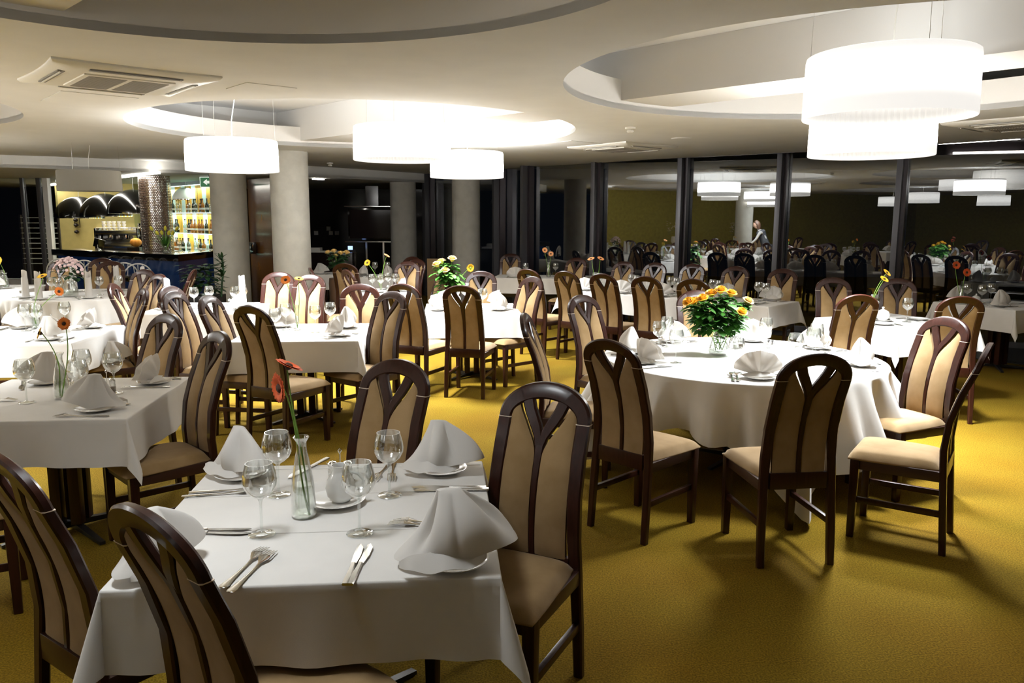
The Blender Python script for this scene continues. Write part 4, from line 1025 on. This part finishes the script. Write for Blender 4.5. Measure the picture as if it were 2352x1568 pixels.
# peach roses in planter behind the small table
pt = thing('planter', 'tall brown pot holding peach roses behind the small table', 'planter', (-.83, 10.45, 0)); MB().lathe([(.001, 0), (.11, 0), (.15, .72), (.16, .78), (.14, .78), (.13, .72), (.001, .70)], 28).build('pot', 'terra', pt)
for i, (x, y, z, w) in enumerate(((-.98, 10.4, 1.12, 'left'), (-.87, 10.35, 1.04, 'middle'), (-.78, 10.4, 1.19, 'upper right'), (-.93, 10.5, 1.15, 'second from left'))):
    rose((-.83, 10.45, .70), (x, y, z), 'peach', w+' peach rose in the tall brown pot', .045, 14, 20+i, leafL=.10, group='peach roses')
gerbera((-.78, 10.45, .72), (-.54, 10.3, 1.08), (.5, -.8, -.1), 'ypetal', 'drooping yellow flower beside the peach roses', .055, -.03, core='stem')
gr = MB(); rr = random.Random(5)
for k in range(90):
    a = rr.uniform(0, 6.28); e = rr.uniform(.2, 1); leaf(gr, (cos(a)*.18*e, sin(a)*.15*e, rr.uniform(-.05, .28)), (cos(a), sin(a), rr.uniform(-.5, .4)), rr.uniform(.08, .13), .032)
o = gr.build('rose_foliage', 'green', loc=(-.83, 10.45, .78), thick=.0006, smooth=60); tag(o, 'green leaves of the peach roses in the tall pot', 'leaves', kind='stuff')
# distant yellow-cream roses
vt = thing('planter', 'dark pot with pale roses before the desk with papers', 'planter', (-2.70, 12.5, 0)); MB().lathe([(.001, 0), (.14, 0), (.17, .70), (.16, .78), (.001, .76)], 24).build('pot', 'terra', vt)
for i, (x, z) in enumerate(((-2.86, 1.18), (-2.77, 1.20), (-2.74, 1.13), (-2.66, 1.17), (-2.57, 1.18))):
    rose((-2.70, 12.5, .76), (x, 12.45, z), 'peach', ('first', 'second', 'third', 'fourth', 'fifth')[i]+' pale rose from the left in the dark pot', .036, 14, 40+i, 'dgreen', .10, 'pale distant roses')
# chrysanthemums
vase_belly(-5.40, 9.72, 'glass vase with pink chrysanthemums on the round table at left', 1.35)
rr = random.Random(9); cs = MB(); fol = MB()
chx = thing('chrysanthemum_bunch', 'bunch of pale pink chrysanthemums in the glass vase at left', 'flowers', (-5.40, 9.72, ZT+.26))
for k in range(120):
    a = rr.uniform(0, 6.28); e = rr.uniform(0, 1)**.55; c = Vector((cos(a)*.175*e, sin(a)*.13*e, .03+.17*sqrt(max(0, 1-e*e))+rr.uniform(-.02, .02))); d = (c.normalized()+Vector((0, -.5, .1))); F = Matrix.Translation(c) @ frame_to(d)
    for j in range(11):
        i0 = len(cs.v); cs.add([(.002, -.003, .002), (.002, .003, .002), (.018, .0045, .005), (.018, -.0045, .005)], [(0, 1, 2, 3)]); cs.xf(F @ Matrix.Rotation(2*pi*j/11, 4, 'Z'), i0)
cs.build('blossoms', 'pink', chx, thick=.001, smooth=0)
for k in range(60):
    a = rr.uniform(0, 6.28); e = rr.uniform(.1, .95); leaf(fol, (cos(a)*.16*e, sin(a)*.12*e, rr.uniform(-.04, .12)), (cos(a), sin(a), rr.uniform(-.5, .3)), .07, .022)
fol.build('leaves', 'dgreen', chx, thick=.0005)
# big dark plant before the bar with bamboo shoot
bp = thing('potted_plant', 'big dark green potted plant between the bar and the tall-napkin table', 'plant', (-4.35, 11.35, 0))
MB().box(-.2, .2, -.2, .2, 0, .62).build('pot', 'black', bp, bevel=.01)
fol = MB(); rr = random.Random(12)
for k in range(170):
    a = rr.uniform(0, 6.28); e = rr.uniform(.1, 1); p = (cos(a)*.24*e-.05, sin(a)*.2*e, .66+rr.uniform(0, .38)); leaf(fol, p, (cos(a), sin(a), rr.uniform(-.3, .6)), rr.uniform(.09, .17), .035)
fol.build('foliage', 'dgreen', bp, thick=.0006)
bb = MB().tube([(.22, -.05, .6), (.24, -.05, .8), (.27, -.05, .95), (.26, -.05, 1.16)], .014, 7)
bb.build('shoot', 'dgreen', bp)
bl = MB()
for k in range(26): leaf(bl, (.24+rr.uniform(-.02, .02), -.05, rr.uniform(.85, 1.18)), (rr.uniform(-1, 1), rr.uniform(-1, .4), .7), .11, .018)
bl.build('shoot_leaves', 'dgreen', bp, thick=.0006)

# ------------------------------------------------------------------ bar area
C0, C1, C2 = (-8.80, 15.32), (-5.50, 13.20), (-5.50, 15.1)
bar = thing('bar_counter', 'long bar counter with black top and glossy blue front at left', 'bar counter')
ct = MB().prism([C0, C1, C2, (-6.0, 15.1), (-6.0, 13.98), (-8.55, 15.66)], .985, 1.10); ct.build('counter_top', 'gblack', bar, bevel=.004)
bf = MB().prism([(-8.72, 15.40), (-5.57, 13.36), (-5.57, 15.1), (-5.9, 15.1), (-5.9, 13.9), (-8.5, 15.7)], .05, .985); bf.build('front_panel', 'blue', bar, smooth=0)
MB().obox((-8.7, 15.42), (-5.62, 13.42), .12, 0, .05, 1).build('plinth', 'black', bar, smooth=0)
rl = MB().tube([(-8.6, 15.1, .28), (-5.75, 13.25, .28)], .018, 8); rl.build('foot_rail', 'chrome', bar)
bs = thing('bar_stool', '-', 'bar stool')
MB().lathe([(.001, .0), (.20, .0), (.20, .012), (.03, .03), (.022, .05), (.022, .68), (.001, .68)], 24).build('base', 'chrome', bs)
MB().lathe([(.001, .68), (.18, .68), (.20, .70), (.20, .745), (.17, .77), (.001, .775)], 28).build('seat', 'gblack', bs)
hp = []
for k in range(21):
    a = pi*k/20; hp.append((-.215*cos(a)*1.0, -.17-.03*sin(a), .70+.27*sin(a)**.8))
MB().tube(hp, .011, 8).build('back_hoop', 'enamel', bs)
sp_ = MB()
for x in (-.05, 0, .05): sp_.tube([(x, -.195, .75), (x*1.3, -.20, .955)], .006, 6)
sp_.build('back_spindles', 'enamel', bs)
for i in range(7):
    t_ = i/6; place(bs, (-8.15+2.05*t_, 14.42-1.42*t_, .001), radians(30), ('leftmost', 'second from the left', 'third from the left', 'middle', 'third from the right', 'second from the right', 'rightmost')[i]+' chrome hoop-backed stool along the bar', 'chrome bar stools')
mc = MB().lathe([(.28, .001), (.28, LOW-.001)], 64, cap=True).build('mosaic_column', 'mosaic', loc=(-6.72, 15.25, 0)); tag(mc, 'column clad in glittering silver sequin mosaic behind the bar counter', 'column')
# dome lamps
def dome(x, y, z, R, label, outer='gblack', inner='cream'):
    t = thing('dome_lamp', label, 'lamp', (x, y, z), 0, 'dome pendant lamps')
    pr = [(R*cos(a), R*.93*sin(a)) for a in [pi/2*k/14 for k in range(15)]]
    MB().lathe([(R*.99, 0)]+pr, 48).build('shade', outer, t)
    MB().lathe([(r*.965, zz*.96) for r, zz in pr], 48).build('inside', inner, t)
    MB().lathe([(R, -.006), (R, .012), (R*.965, .012), (R*.965, -.006), (R, -.006)], 48).build('rim', 'chrome', t)
    MB().tube([(0, 0, R*.92), (0, 0, LOW-z)], .006, 6).build('cord', 'cream', t)
    l = bpy.data.lights.new('bulb', 'POINT'); l.energy = 16 if outer == 'gblack' else .5; l.shadow_soft_size = .05; l.color = (1, .9, .7)
    lo = bpy.data.objects.new('bulb', l); COL.objects.link(lo); lo.parent = t; lo.location = (0, 0, .08)
dome(-9.42, 17.6, 1.68, .50, 'leftmost glossy black dome lamp over the bar')
dome(-8.44, 16.8, 1.72, .50, 'middle glossy black dome lamp over the bar')
dome(-7.46, 15.97, 1.78, .50, 'black dome lamp over the bar touching the mosaic column')
dome(-7.0, 17.4, 2.08, .28, 'small white dome lamp above the lit bottle shelves', 'cream')
# walls behind the bar
struct('wall_bar', MB().box(-11.05, -8.6, 19.6, 19.7, 0, LOW), 'yellow', smooth=0)
struct('wall_bar.001', MB().box(-9.75, -8.85, 18.9, 19.6, 0, LOW), 'yellow', smooth=0)
struct('wall_shelf', MB().obox((-8.8, 19.65), (-5.42, 15.78), .08, 0, LOW, 1), 'greywall', smooth=0)
struct('wall_service', MB().box(-8.9, -8.78, 16.9, 19.6, 0, .01), 'stone', smooth=0)
sd_ = (Vector((-5.42, 15.78))-Vector((-8.3, 19.08))); sl = sd_.length; sa = atan2(sd_.y, sd_.x)
sh = thing('bottle_shelf', 'tall backlit amber glass bottle shelf behind the bar', 'shelf', (-8.3, 19.08, 0), sa)
MB().box(.3, sl-.1, -.06, -.035, .98, 2.36).build('backlit_panel', 'litpanel', sh, smooth=0)
for z in (.98, 1.38, 1.80, 2.36):
    MB().box(.25, sl-.05, -.33, -.061, z-.012, z).build('shelf_board', 'shelfglass', sh, smooth=0)
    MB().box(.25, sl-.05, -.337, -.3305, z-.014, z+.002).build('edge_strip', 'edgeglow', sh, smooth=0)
for x in (.25, 1.55, 2.6, sl-.05): MB().box(x-.02, x+.02, -.06, .0, .9, 2.38).build('upright', 'alu', sh, smooth=0)
MB().box(.2, sl-.02, -.42, .0, .1, .965).build('base_cabinet', 'espresso', sh, bevel=.004)
for k, lz in ((0, 1.37), (1, 1.79), (2, 2.34)):
    l = bpy.data.lights.new('shelf_light', 'AREA'); l.shape = 'RECTANGLE'; l.size = sl-.5; l.size_y = .05; l.energy = 9; l.color = (.8, 1, .95)
    lo = bpy.data.objects.new('shelf_light', l); COL.objects.link(lo); lo.parent = sh; lo.location = (sl/2, -.12, lz-.02)
def bottle_proto(name, colr):
    t = thing('bottle', '-', 'bottle')
    MB().lathe([(.001, 0), (.036, 0), (.039, .006), (.039, .15), (.034, .175), (.015, .205), (.0125, .22), (.0125, .27), (.001, .27)], 16).build('glass_body', colr, t)
    MB().lathe([(.015, .262), (.015, .285), (.001, .286)], 14).build('cap', 'black', t)
    MB().lathe([(.0398, .06), (.0398, .10)], 16).build('bottle_label', 'cream', t)
    return t
M['bamber'] = mat('amber_spirit', (.35, .12, .01), .1, coat=.5); M['bdark'] = mat('dark_bottle', (.01, .02, .01), .1, coat=.5); M['bclear'] = glassy('bottle_glass', (.8, .85, .82), .12, .8, .4)
BP = [bottle_proto('a', 'bamber'), bottle_proto('b', 'bdark'), bottle_proto('c', 'bclear')]
rr = random.Random(4)
for zi, z in enumerate((.98, 1.38, 1.80)):
    xs = [1.2+.115*k for k in range(int((sl-1.5)/.115))]
    for k, x in enumerate(xs):
        if rr.random() < (.35 if zi < 2 else .6): continue
        w = Matrix.Translation((-8.3, 19.08, 0)) @ Matrix.Rotation(sa, 4, 'Z') @ Vector((x, -.18+rr.uniform(-.05, .05), z+.001))
        ci = rr.randrange(3)
        place(BP[ci], w, rr.uniform(0, 6), ('amber', 'dark green', 'clear')[ci]+' spirit bottle standing on the '+('lowest', 'middle', 'upper')[zi]+' lit bar shelf', 'bottles on the '+('lowest', 'middle', 'upper')[zi]+' bar shelf')
# coffee machine on back counter
bc = thing('back_counter', 'dark counter under the coffee machine behind the bar', 'counter', (-8.0, 16.75, 0)); MB().box(-.75, .55, -.25, .35, 0, .98).build('body', 'espresso', bc, bevel=.004); MB().box(-.78, .58, -.28, .38, .98, 1.02).build('counter_top', 'gblack', bc, bevel=.003)
cf = thing('espresso_machine', 'chrome espresso machine with cups on top behind the bar', 'coffee machine', (-8.05, 16.6, 1.02))
MB().box(-.42, .36, -.2, .28, .06, .14).box(-.42, .36, .05, .28, .14, .34).box(-.45, .40, -.2, .28, .34, .42).build('body', 'steel', cf, bevel=.01)
MB().box(-.45, .40, -.22, .28, 0, .06).build('drip_tray', 'black', cf, bevel=.004)
MB().box(-.47, -.44, -.2, .28, .0, .46).box(.39, .42, -.2, .28, .0, .46).build('side_panel', 'gblack', cf, bevel=.004)
for x in (-.2, .12):
    gh = MB().lathe([(.001, .24), (.04, .24), (.045, .27), (.045, .33), (.001, .33)], 20, (x, -.08, 0)).build('group_head', 'chrome', cf); MB().tube([(x, -.1, .255), (x, -.26, .24)], .012, 8).build('portafilter_handle', 'black', gh)
rk = MB()
for x in (-.44, .39):
    for y in (-.18, .26): rk.box(x-.006, x+.006, y-.006, y+.006, .42, .47)
rk.tube([(-.44, -.18, .47), (.39, -.18, .47), (.39, .26, .47), (-.44, .26, .47)], .005, 6, closed=True); rk.build('cup_rail', 'chrome', cf)
cup = thing('coffee_cup', '-', 'cup'); MB().lathe([(.001, 0), (.022, 0), (.036, .03), (.040, .058), (.037, .058), (.033, .03), (.001, .006)], 18).build('body', 'porcelain', cup); MB().tube([(.036, 0, .05), (.056, 0, .042), (.052, 0, .022), (.033, 0, .018)], .004, 6).build('handle', 'porcelain', cup)
for k in range(7):
    for j in range(1 if k > 4 else 3):
        place(cup, (-8.42+.105*k, 16.62, 1.445+.001+.06*j), k*.7, 'white coffee cup stacked on the espresso machine', 'coffee cups on the espresso machine')
gd = thing('coffee_grinder', 'coffee grinder with chrome hopper beside the espresso machine', 'grinder', (-7.60, 16.65, 1.02)); MB().box(-.07, .07, -.1, .1, 0, .3).build('body', 'black', gd, bevel=.01); MB().lathe([(.05, .3), (.13, .48), (.13, .56), (.001, .57)], 24).build('hopper', 'chrome', gd)
jc = thing('juicer', 'small chrome juicer behind the bar counter', 'juicer', (-7.20, 16.65, 1.021)); MB().lathe([(.001, 0), (.07, 0), (.06, .1), (.03, .14), (.03, .22), (.07, .26), (.001, .28)], 24).build('body', 'chrome', jc)
MB().box(.0, .1, -.02, .02, 0, .02).build('foot', 'black', jc)
MB().box(-7.38, -6.95, 16.45, 16.95, 0, 1.02).build('service_cabinet', 'espresso', bevel=.004)['label'] = 'dark service cabinet carrying the juicer behind the bar'
[o for o in COL.objects if o.name.startswith('service_cabinet')][0]['category'] = 'cabinet'
pk_ = thing('pumpkin', 'orange pumpkin beside the mosaic column', 'pumpkin', (-7.47, 15.95, .001)); MB().box(-.12, .12, -.12, .12, 0, 1.12).build('pedestal', 'espresso', pk_)
pm = MB()
def pf(u, v):
    a = 2*pi*u; b = pi*v; r = .11*(1-.06*abs(cos(4.5*a)))*sin(b)+.001; return (r*cos(a), r*sin(a), 1.21-.09*cos(b))
pm.grid(pf, 48, 14, closeu=True); pm.build('fruit', 'orangefruit', pk_); MB().tube([(0, 0, 1.29), (.01, 0, 1.33)], .012, 6).build('stalk', 'stem', pk_)
mn = thing('till_display', 'small black tilted display on the bar counter', 'display', (-7.7, 14.92, 1.101)); i_ = MB().box(-.10, .10, -.01, .01, .05, .21); i_.xf(Matrix.Rotation(.25, 4, 'Y')); i_.build('screen', 'gblack', mn, bevel=.003); MB().lathe([(.001, 0), (.06, 0), (.05, .015), (.015, .03), (.015, .1), (.001, .1)], 18).build('stand', 'chrome', mn)
vase_belly(-5.93, 13.75, 'glass vase with yellow tulips on the bar counter', .85, 1.10)
for i in range(7):
    a = i*.9; hx = -5.93+.21*(i/3-1); tl = thing('tulip', ('first', 'second', 'third', 'fourth', 'fifth', 'sixth', 'seventh')[i]+' yellow tulip from the left on the bar counter', 'flower', (-5.93, 13.75, 1.14), 0, 'yellow tulips')
    h = Vector((hx+5.93, .05*sin(a), .30+.05*cos(i*2.1)))
    MB().tube([(0, 0, 0), h*.5+Vector((0, 0, .03)), h], .005, 6).build('stem', 'stem', tl)
    b = MB().lathe([(.001, -.01), (.018, 0), (.026, .025), (.022, .055), (.006, .075), (.001, .075)], 12); b.xf(Matrix.Translation(h) @ frame_to(h)); b.build('bloom', 'tulip', tl)
    lf = MB()
    for q in (-1, 1): leaf(lf, (0, 0, .02), (hx+5.93+q*.12, .1*q, .45), .28, .018)
    lf.build('leaf', 'green', tl, thick=.001)
gk = place(WG, (-5.70, 13.75, 1.101), 0, 'stemmed glass beside the tulips on the bar counter', 'wine glasses')
pt_ = thing('wall_hanging', 'small metal wall hanging on the yellow wall behind the bar', 'decoration', (-10.55, 19.58, 1.35)); MB().tube([(-.06, -.02, .42), (.06, -.02, .42), (.06, -.02, .1), (-.06, -.02, .1)], .008, 5, closed=True).build('frame', 'black', pt_)
for z in (.0, .16, .28): MB().lathe([(.001, -.05), (.05, -.02), (.06, 0), (.05, .02), (.001, .05)], 12, (0, -.07, z)).build('pendant', 'dark_alu', pt_)
# exit sign with arrow
es = thing('exit_sign', 'green emergency sign with white left arrow beside the bar column', 'sign', (-5.56, 14.9, 2.25), radians(4))
MB().box(-.16, .24, -.02, .02, 0, .19).build('plate', 'signwhite', es, smooth=0); MB().box(-.148, .228, -.024, -.0201, .012, .178).build('face', 'sign', es, smooth=0)
ar = MB().add([(-.10, -.027, .095), (-.03, -.027, .15), (-.03, -.027, .118), (.12, -.027, .118), (.12, -.027, .072), (-.03, -.027, .072), (-.03, -.027, .04), (-.06, -.027, .04)], [(0, 1, 2, 3, 4, 5, 6)]); ar.build('arrow', 'signwhite', es, smooth=0, thick=.001)
MB().tube([(.0, 0, .19), (0, 0, .22)], .01, 6).build('bracket', 'alu', es)
# brown panel wall between the two left columns
struct('wall_panel', MB().obox((-5.14, 15.75), (-3.75, 14.15), .08, 0, LOW-.04, 1), 'brown', smooth=0)
bxs = MB().box(-.12, .12, -.03, .03, 0, .22).build('wall_box', 'gblack', loc=(-5.02, 15.50, 1.02), rz=radians(-49), bevel=.003); tag(bxs, 'small black box on the brown panel by the bar column', 'box')
# left glass corner
pane(1, (-16, 17.6), (-9.75, 16.2), .45, LOW); pane(2, (-9.75, 16.2), (-9.15, 16.3), .45, LOW)
struct('wall_sill', MB().obox((-16, 17.6), (-9.1, 16.2), .12, 0, .45), 'ceil', smooth=0)
for i, (x, y, w) in enumerate(((-9.75, 16.15, .06), (-9.45, 16.2, .08), (-12.4, 16.75, .06))):
    o = MB().box(-w/2, w/2, -.025, .025, 0, LOW).build('trim_%d' % (70+i), 'alu', loc=(x, y, 0), bevel=.004); o['kind'] = 'structure'
o = MB().box(-.05, .05, -.06, .06, 0, LOW).build('trim_75', 'ceil', loc=(-9.32, 16.25, 0)); o['kind'] = 'structure'
stt = thing('louvre_screen', 'pale horizontal louvre bars seen through the left glass', 'louvre', (-10.55, 18.0, 0))
for k in range(10): MB().box(-.42, .42, -.03, .03, .66+k*.113, .675+k*.113).build('bar', 'cream', stt, smooth=0)
for x in (-.42, .42): MB().box(x-.02, x+.02, -.03, .03, 0, 1.75).build('post', 'dark_alu', stt, smooth=0)
struct('wall_outside', MB().box(-16, -9.9, 21.0, 21.1, 0, LOW), 'espresso', smooth=0)
# dark alcove: television stand, desk
tv = thing('television_stand', 'television on a chrome-legged dark stand in the alcove', 'television', (-3.08, 17.9, 0))
MB().box(-.56, .56, -.04, .04, 1.22, 1.92).build('television', 'gblack', tv, bevel=.006); MB().box(-.52, .52, -.046, -.041, 1.26, 1.88).build('screen', 'screen', tv, smooth=0)
MB().box(-.62, .62, -.10, .12, 1.95, 1.965).build('shelf', 'steel', tv); MB().box(-.62, .62, -.12, .12, 1.175, 1.195).build('shelf', 'steel', tv)
for x in (-.18, .2): MB().box(x-.02, x+.02, .05, .09, 0, 1.18).build('leg', 'steel', tv)
MB().box(-.62, .62, -.25, .25, .0, .02).build('base', 'black', tv)
MB().box(-.16, .12, -.02, .02, 1.965, 2.40).build('upper_panel', 'espresso', tv)
dsk = thing('service_desk', 'dark service desk with papers between thick column and television', 'desk', (-4.0, 17.2, 0)); MB().box(-.45, .62, -.3, .3, 0, .98).build('body', 'espresso', dsk, bevel=.005)
for k, (x, y, w, d, h_, lab) in enumerate(((-.22, -.15, .16, .12, .10, 'white tray of papers on the service desk'), (.08, -.12, .2, .14, .03, 'flat stack of white papers on the service desk'), (.36, -.15, .16, .12, .025, 'loose white papers at the right of the service desk'))):
    o = MB().box(-w, w, -d, d, 0, h_).build('paper_tray', 'cream', loc=(-4.0+x, 17.2+y, .981), bevel=.003); tag(o, lab, 'papers', 'papers on the desk')
ph = thing('desk_phone', 'small desk device with lit blue screen on the service desk', 'phone', (-3.48, 17.25, .981)); MB().box(-.1, .1, -.07, .07, 0, .05).build('body', 'black', ph, bevel=.006); i_ = MB().box(-.05, .05, -.005, .005, .05, .13); i_.build('screen', mat('lit_screen', (.2, .3, .6), .3, emit=(.3, .45, .9), es=1.5), ph)
for k, (x, z) in enumerate(((-4.25, 1.30), (-3.98, 1.42), (-3.93, 1.30), (-3.80, 1.30))):
    o = MB().box(-.055, .055, -.004, .004, 0, .11).build('pinned_note', 'cream', loc=(x*21.8/17.4, 21.86, z*1.0-.06), smooth=0, rz=0); tag(o, ('leftmost', 'topmost', 'lower middle', 'rightmost')[k]+' white paper note on the dark alcove wall', 'note', 'paper notes')
o = thing('leaning_board', 'tan board standing left of the column at the window corner', 'board', (-1.55, 15.8, 0)); MB().box(-.13, .13, -.02, .02, 0, .92).build('board', 'wicker', o); MB().box(-.1, .1, .02, .2, 0, .02).build('foot', 'wicker', o)
# low dark bench by the right windows
bn = thing('window_bench', 'low dark bench along the windows behind the far right table', 'bench', (6.72, 9.86, 0), radians(-33)); MB().box(-.75, .45, -.2, .2, .55, .70).build('top', 'espresso', bn, bevel=.005)
for x in (-.68, .38): MB().box(x-.03, x+.03, -.17, .17, 0, .55).build('leg', 'espresso', bn)

# ------------------------------------------------------------------ waitress (seen mirrored in the windows), bending over a table
def person():
    t = thing('person', 'woman in white shirt and black waistcoat leaning over a table, mirrored in window', 'person', (-5.60, 4.42, 0), radians(41))
    J = {'pelvis': (0, -.10, .92, .13), 'waist': (0, -.02, 1.06, .115), 'chest': (0, .09, 1.24, .13), 'neck0': (0, .16, 1.38, .06), 'neck': (0, .20, 1.44, .05)}
    vs = [J['pelvis'], J['waist'], J['chest'], J['neck0'], J['neck']]; es_ = [(0, 1), (1, 2), (2, 3), (3, 4)]
    for s in (-1, 1):
        b = len(vs); vs += [(s*.09, -.10, .86, .10), (s*.10, -.04, .48, .06), (s*.10, -.09, .10, .042), (s*.10, -.03, .04, .04), (s*.105, .10, .03, .032)]
        es_ += [(0, b), (b, b+1), (b+1, b+2), (b+2, b+3), (b+3, b+4)]
        b = len(vs); vs += [(s*.17, .12, 1.32, .055), (s*.21, .24, 1.10, .040), (s*.15, .42, .92, .030)]
        es_ += [(2, b), (b, b+1), (b+1, b+2)]
    me = bpy.data.meshes.new('body'); me.from_pydata([v[:3] for v in vs], es_, []); o = link('body', me, t)
    sk = o.modifiers.new('skin', 'SKIN'); o.modifiers.new('sub', 'SUBSURF').levels = 2; o.modifiers['sub'].render_levels = 2
    for v, d in zip(me.skin_vertices[0].data, vs): v.radius = (d[3], d[3]*.85)
    me.skin_vertices[0].data[0].use_root = True; me.materials.append(M['white_shirt'])
    vt_ = MB().lathe([(.150, -.16), (.148, 0), (.135, .12), (.150, .25), (.165, .34), (.12, .40)], 28); vt_.xf(Matrix.Translation((0, -.02, 1.0)) @ Matrix.Rotation(-.40, 4, 'X') @ Matrix.Scale(.85, 4, (0, 1, 0))); vt_.build('waistcoat', 'vest', t)
    sk_ = MB().lathe([(.145, .96), (.185, .85), (.20, .70), (.19, .50)], 28, (0, -.09, 0)); sk_.build('skirt', 'vest', t)
    hd = MB()
    def hf(u, v):
        a = 2*pi*u; b = pi*v; x = .075*sin(b)*cos(a); y = .092*sin(b)*sin(a); z = -.115*cos(b)
        if z < -.02: x *= 1+z*2.2; y *= 1+z*1.2
        if y > .07 and -.03 < z < .01 and abs(x) < .02: y += .018*(1-abs(x)/.02)
        return (x, y, z)
    hd.grid(hf, 32, 20, closeu=True); hd.xf(Matrix.Translation((0, .25, 1.53)) @ Matrix.Rotation(-.35, 4, 'X')); h = hd.build('head', 'skin', t)
    for s in (-1, 1):
        e = MB().lathe([(.001, -.008), (.009, 0), (.001, .008)], 10); e.xf(Matrix.Translation((s*.03, .335, 1.505))); e.build('eye', 'core', h)
        e = MB().lathe([(.001, -.022), (.010, 0), (.001, .022)], 10); e.xf(Matrix.Translation((s*.077, .245, 1.52))); e.build('ear', 'skin', h)
    m_ = MB().lathe([(.001, -.004), (.018, 0), (.001, .004)], 10); m_.xf(Matrix.Translation((0, .335, 1.455)) @ Matrix.Scale(.4, 4, (0, 1, 0))); m_.build('mouth', 'red', h)
    hr = MB()
    def hf2(u, v):
        a = 2*pi*u; b = pi*v; fr = max(0, sin(a)); x = .088*sin(b)*cos(a); y = (.105 if sin(a) < 0 else .085)*sin(b)*sin(a); z = -.13*cos(b)
        if fr > .3 and z < .05: y *= .55
        if z < -.02 and sin(a) < .3: z *= 1.7
        return (x, y, z)
    hr.grid(hf2, 32, 18, closeu=True); hr.xf(Matrix.Translation((0, .235, 1.545)) @ Matrix.Rotation(-.35, 4, 'X')); hr.build('hair', 'hair', t)
    for s in (-1, 1):
        hn = MB(); i0 = 0; hn.box(-.035, .035, 0, .085, -.013, .013)
        for k, (x, L) in enumerate(((-.028, .055), (-.009, .068), (.010, .064), (.028, .05))): hn.tube([(x, .08, 0), (x*1.1, .08+L*.5, -.006), (x*1.1, .08+L, -.02)], [.0085, .008, .006], 7)
        hn.tube([(-s*.033, .02, 0), (-s*.058, .045, -.005), (-s*.062, .072, -.012)], [.010, .009, .007], 7)
        hn.xf(Matrix.Translation((s*.15, .42, .90)) @ Matrix.Rotation(-.9, 4, 'X') @ Matrix.Scale(.9, 4)); hn.build('hand', 'skin', t, bevel=.004)
    return t
person()
# bouquet on pedestal mirrored in the windows
for i, (x, y) in enumerate(((-8.9, 5.4), (-8.7, 3.0))):
    vz = thing('flower_arrangement', ('tall', 'small')[i]+' white lily arrangement by the yellow wall, mirrored in the windows', 'flowers', (x, y, 0))
    MB().lathe([(.001, 0), (.16, 0), (.13, .05), (.05, .1), (.05, .85), (.12, .95), (.10, 1.12), (.001, 1.1)], 20).build('pedestal', 'cream', vz)
    fl = MB(); lf = MB(); rr = random.Random(i)
    for k in range(40):
        a = rr.uniform(0, 6.28); e = rr.uniform(.3, 1); p = (cos(a)*.3*e, sin(a)*.3*e, 1.25+.35*rr.random()); leaf(fl, p, (cos(a), sin(a), .6), .09, .022); leaf(lf, (p[0]*.7, p[1]*.7, p[2]-.1), (cos(a), sin(a), .2), .14, .02)
    fl.build('blossoms', 'pink', vz); lf.build('leaves', 'dgreen', vz)
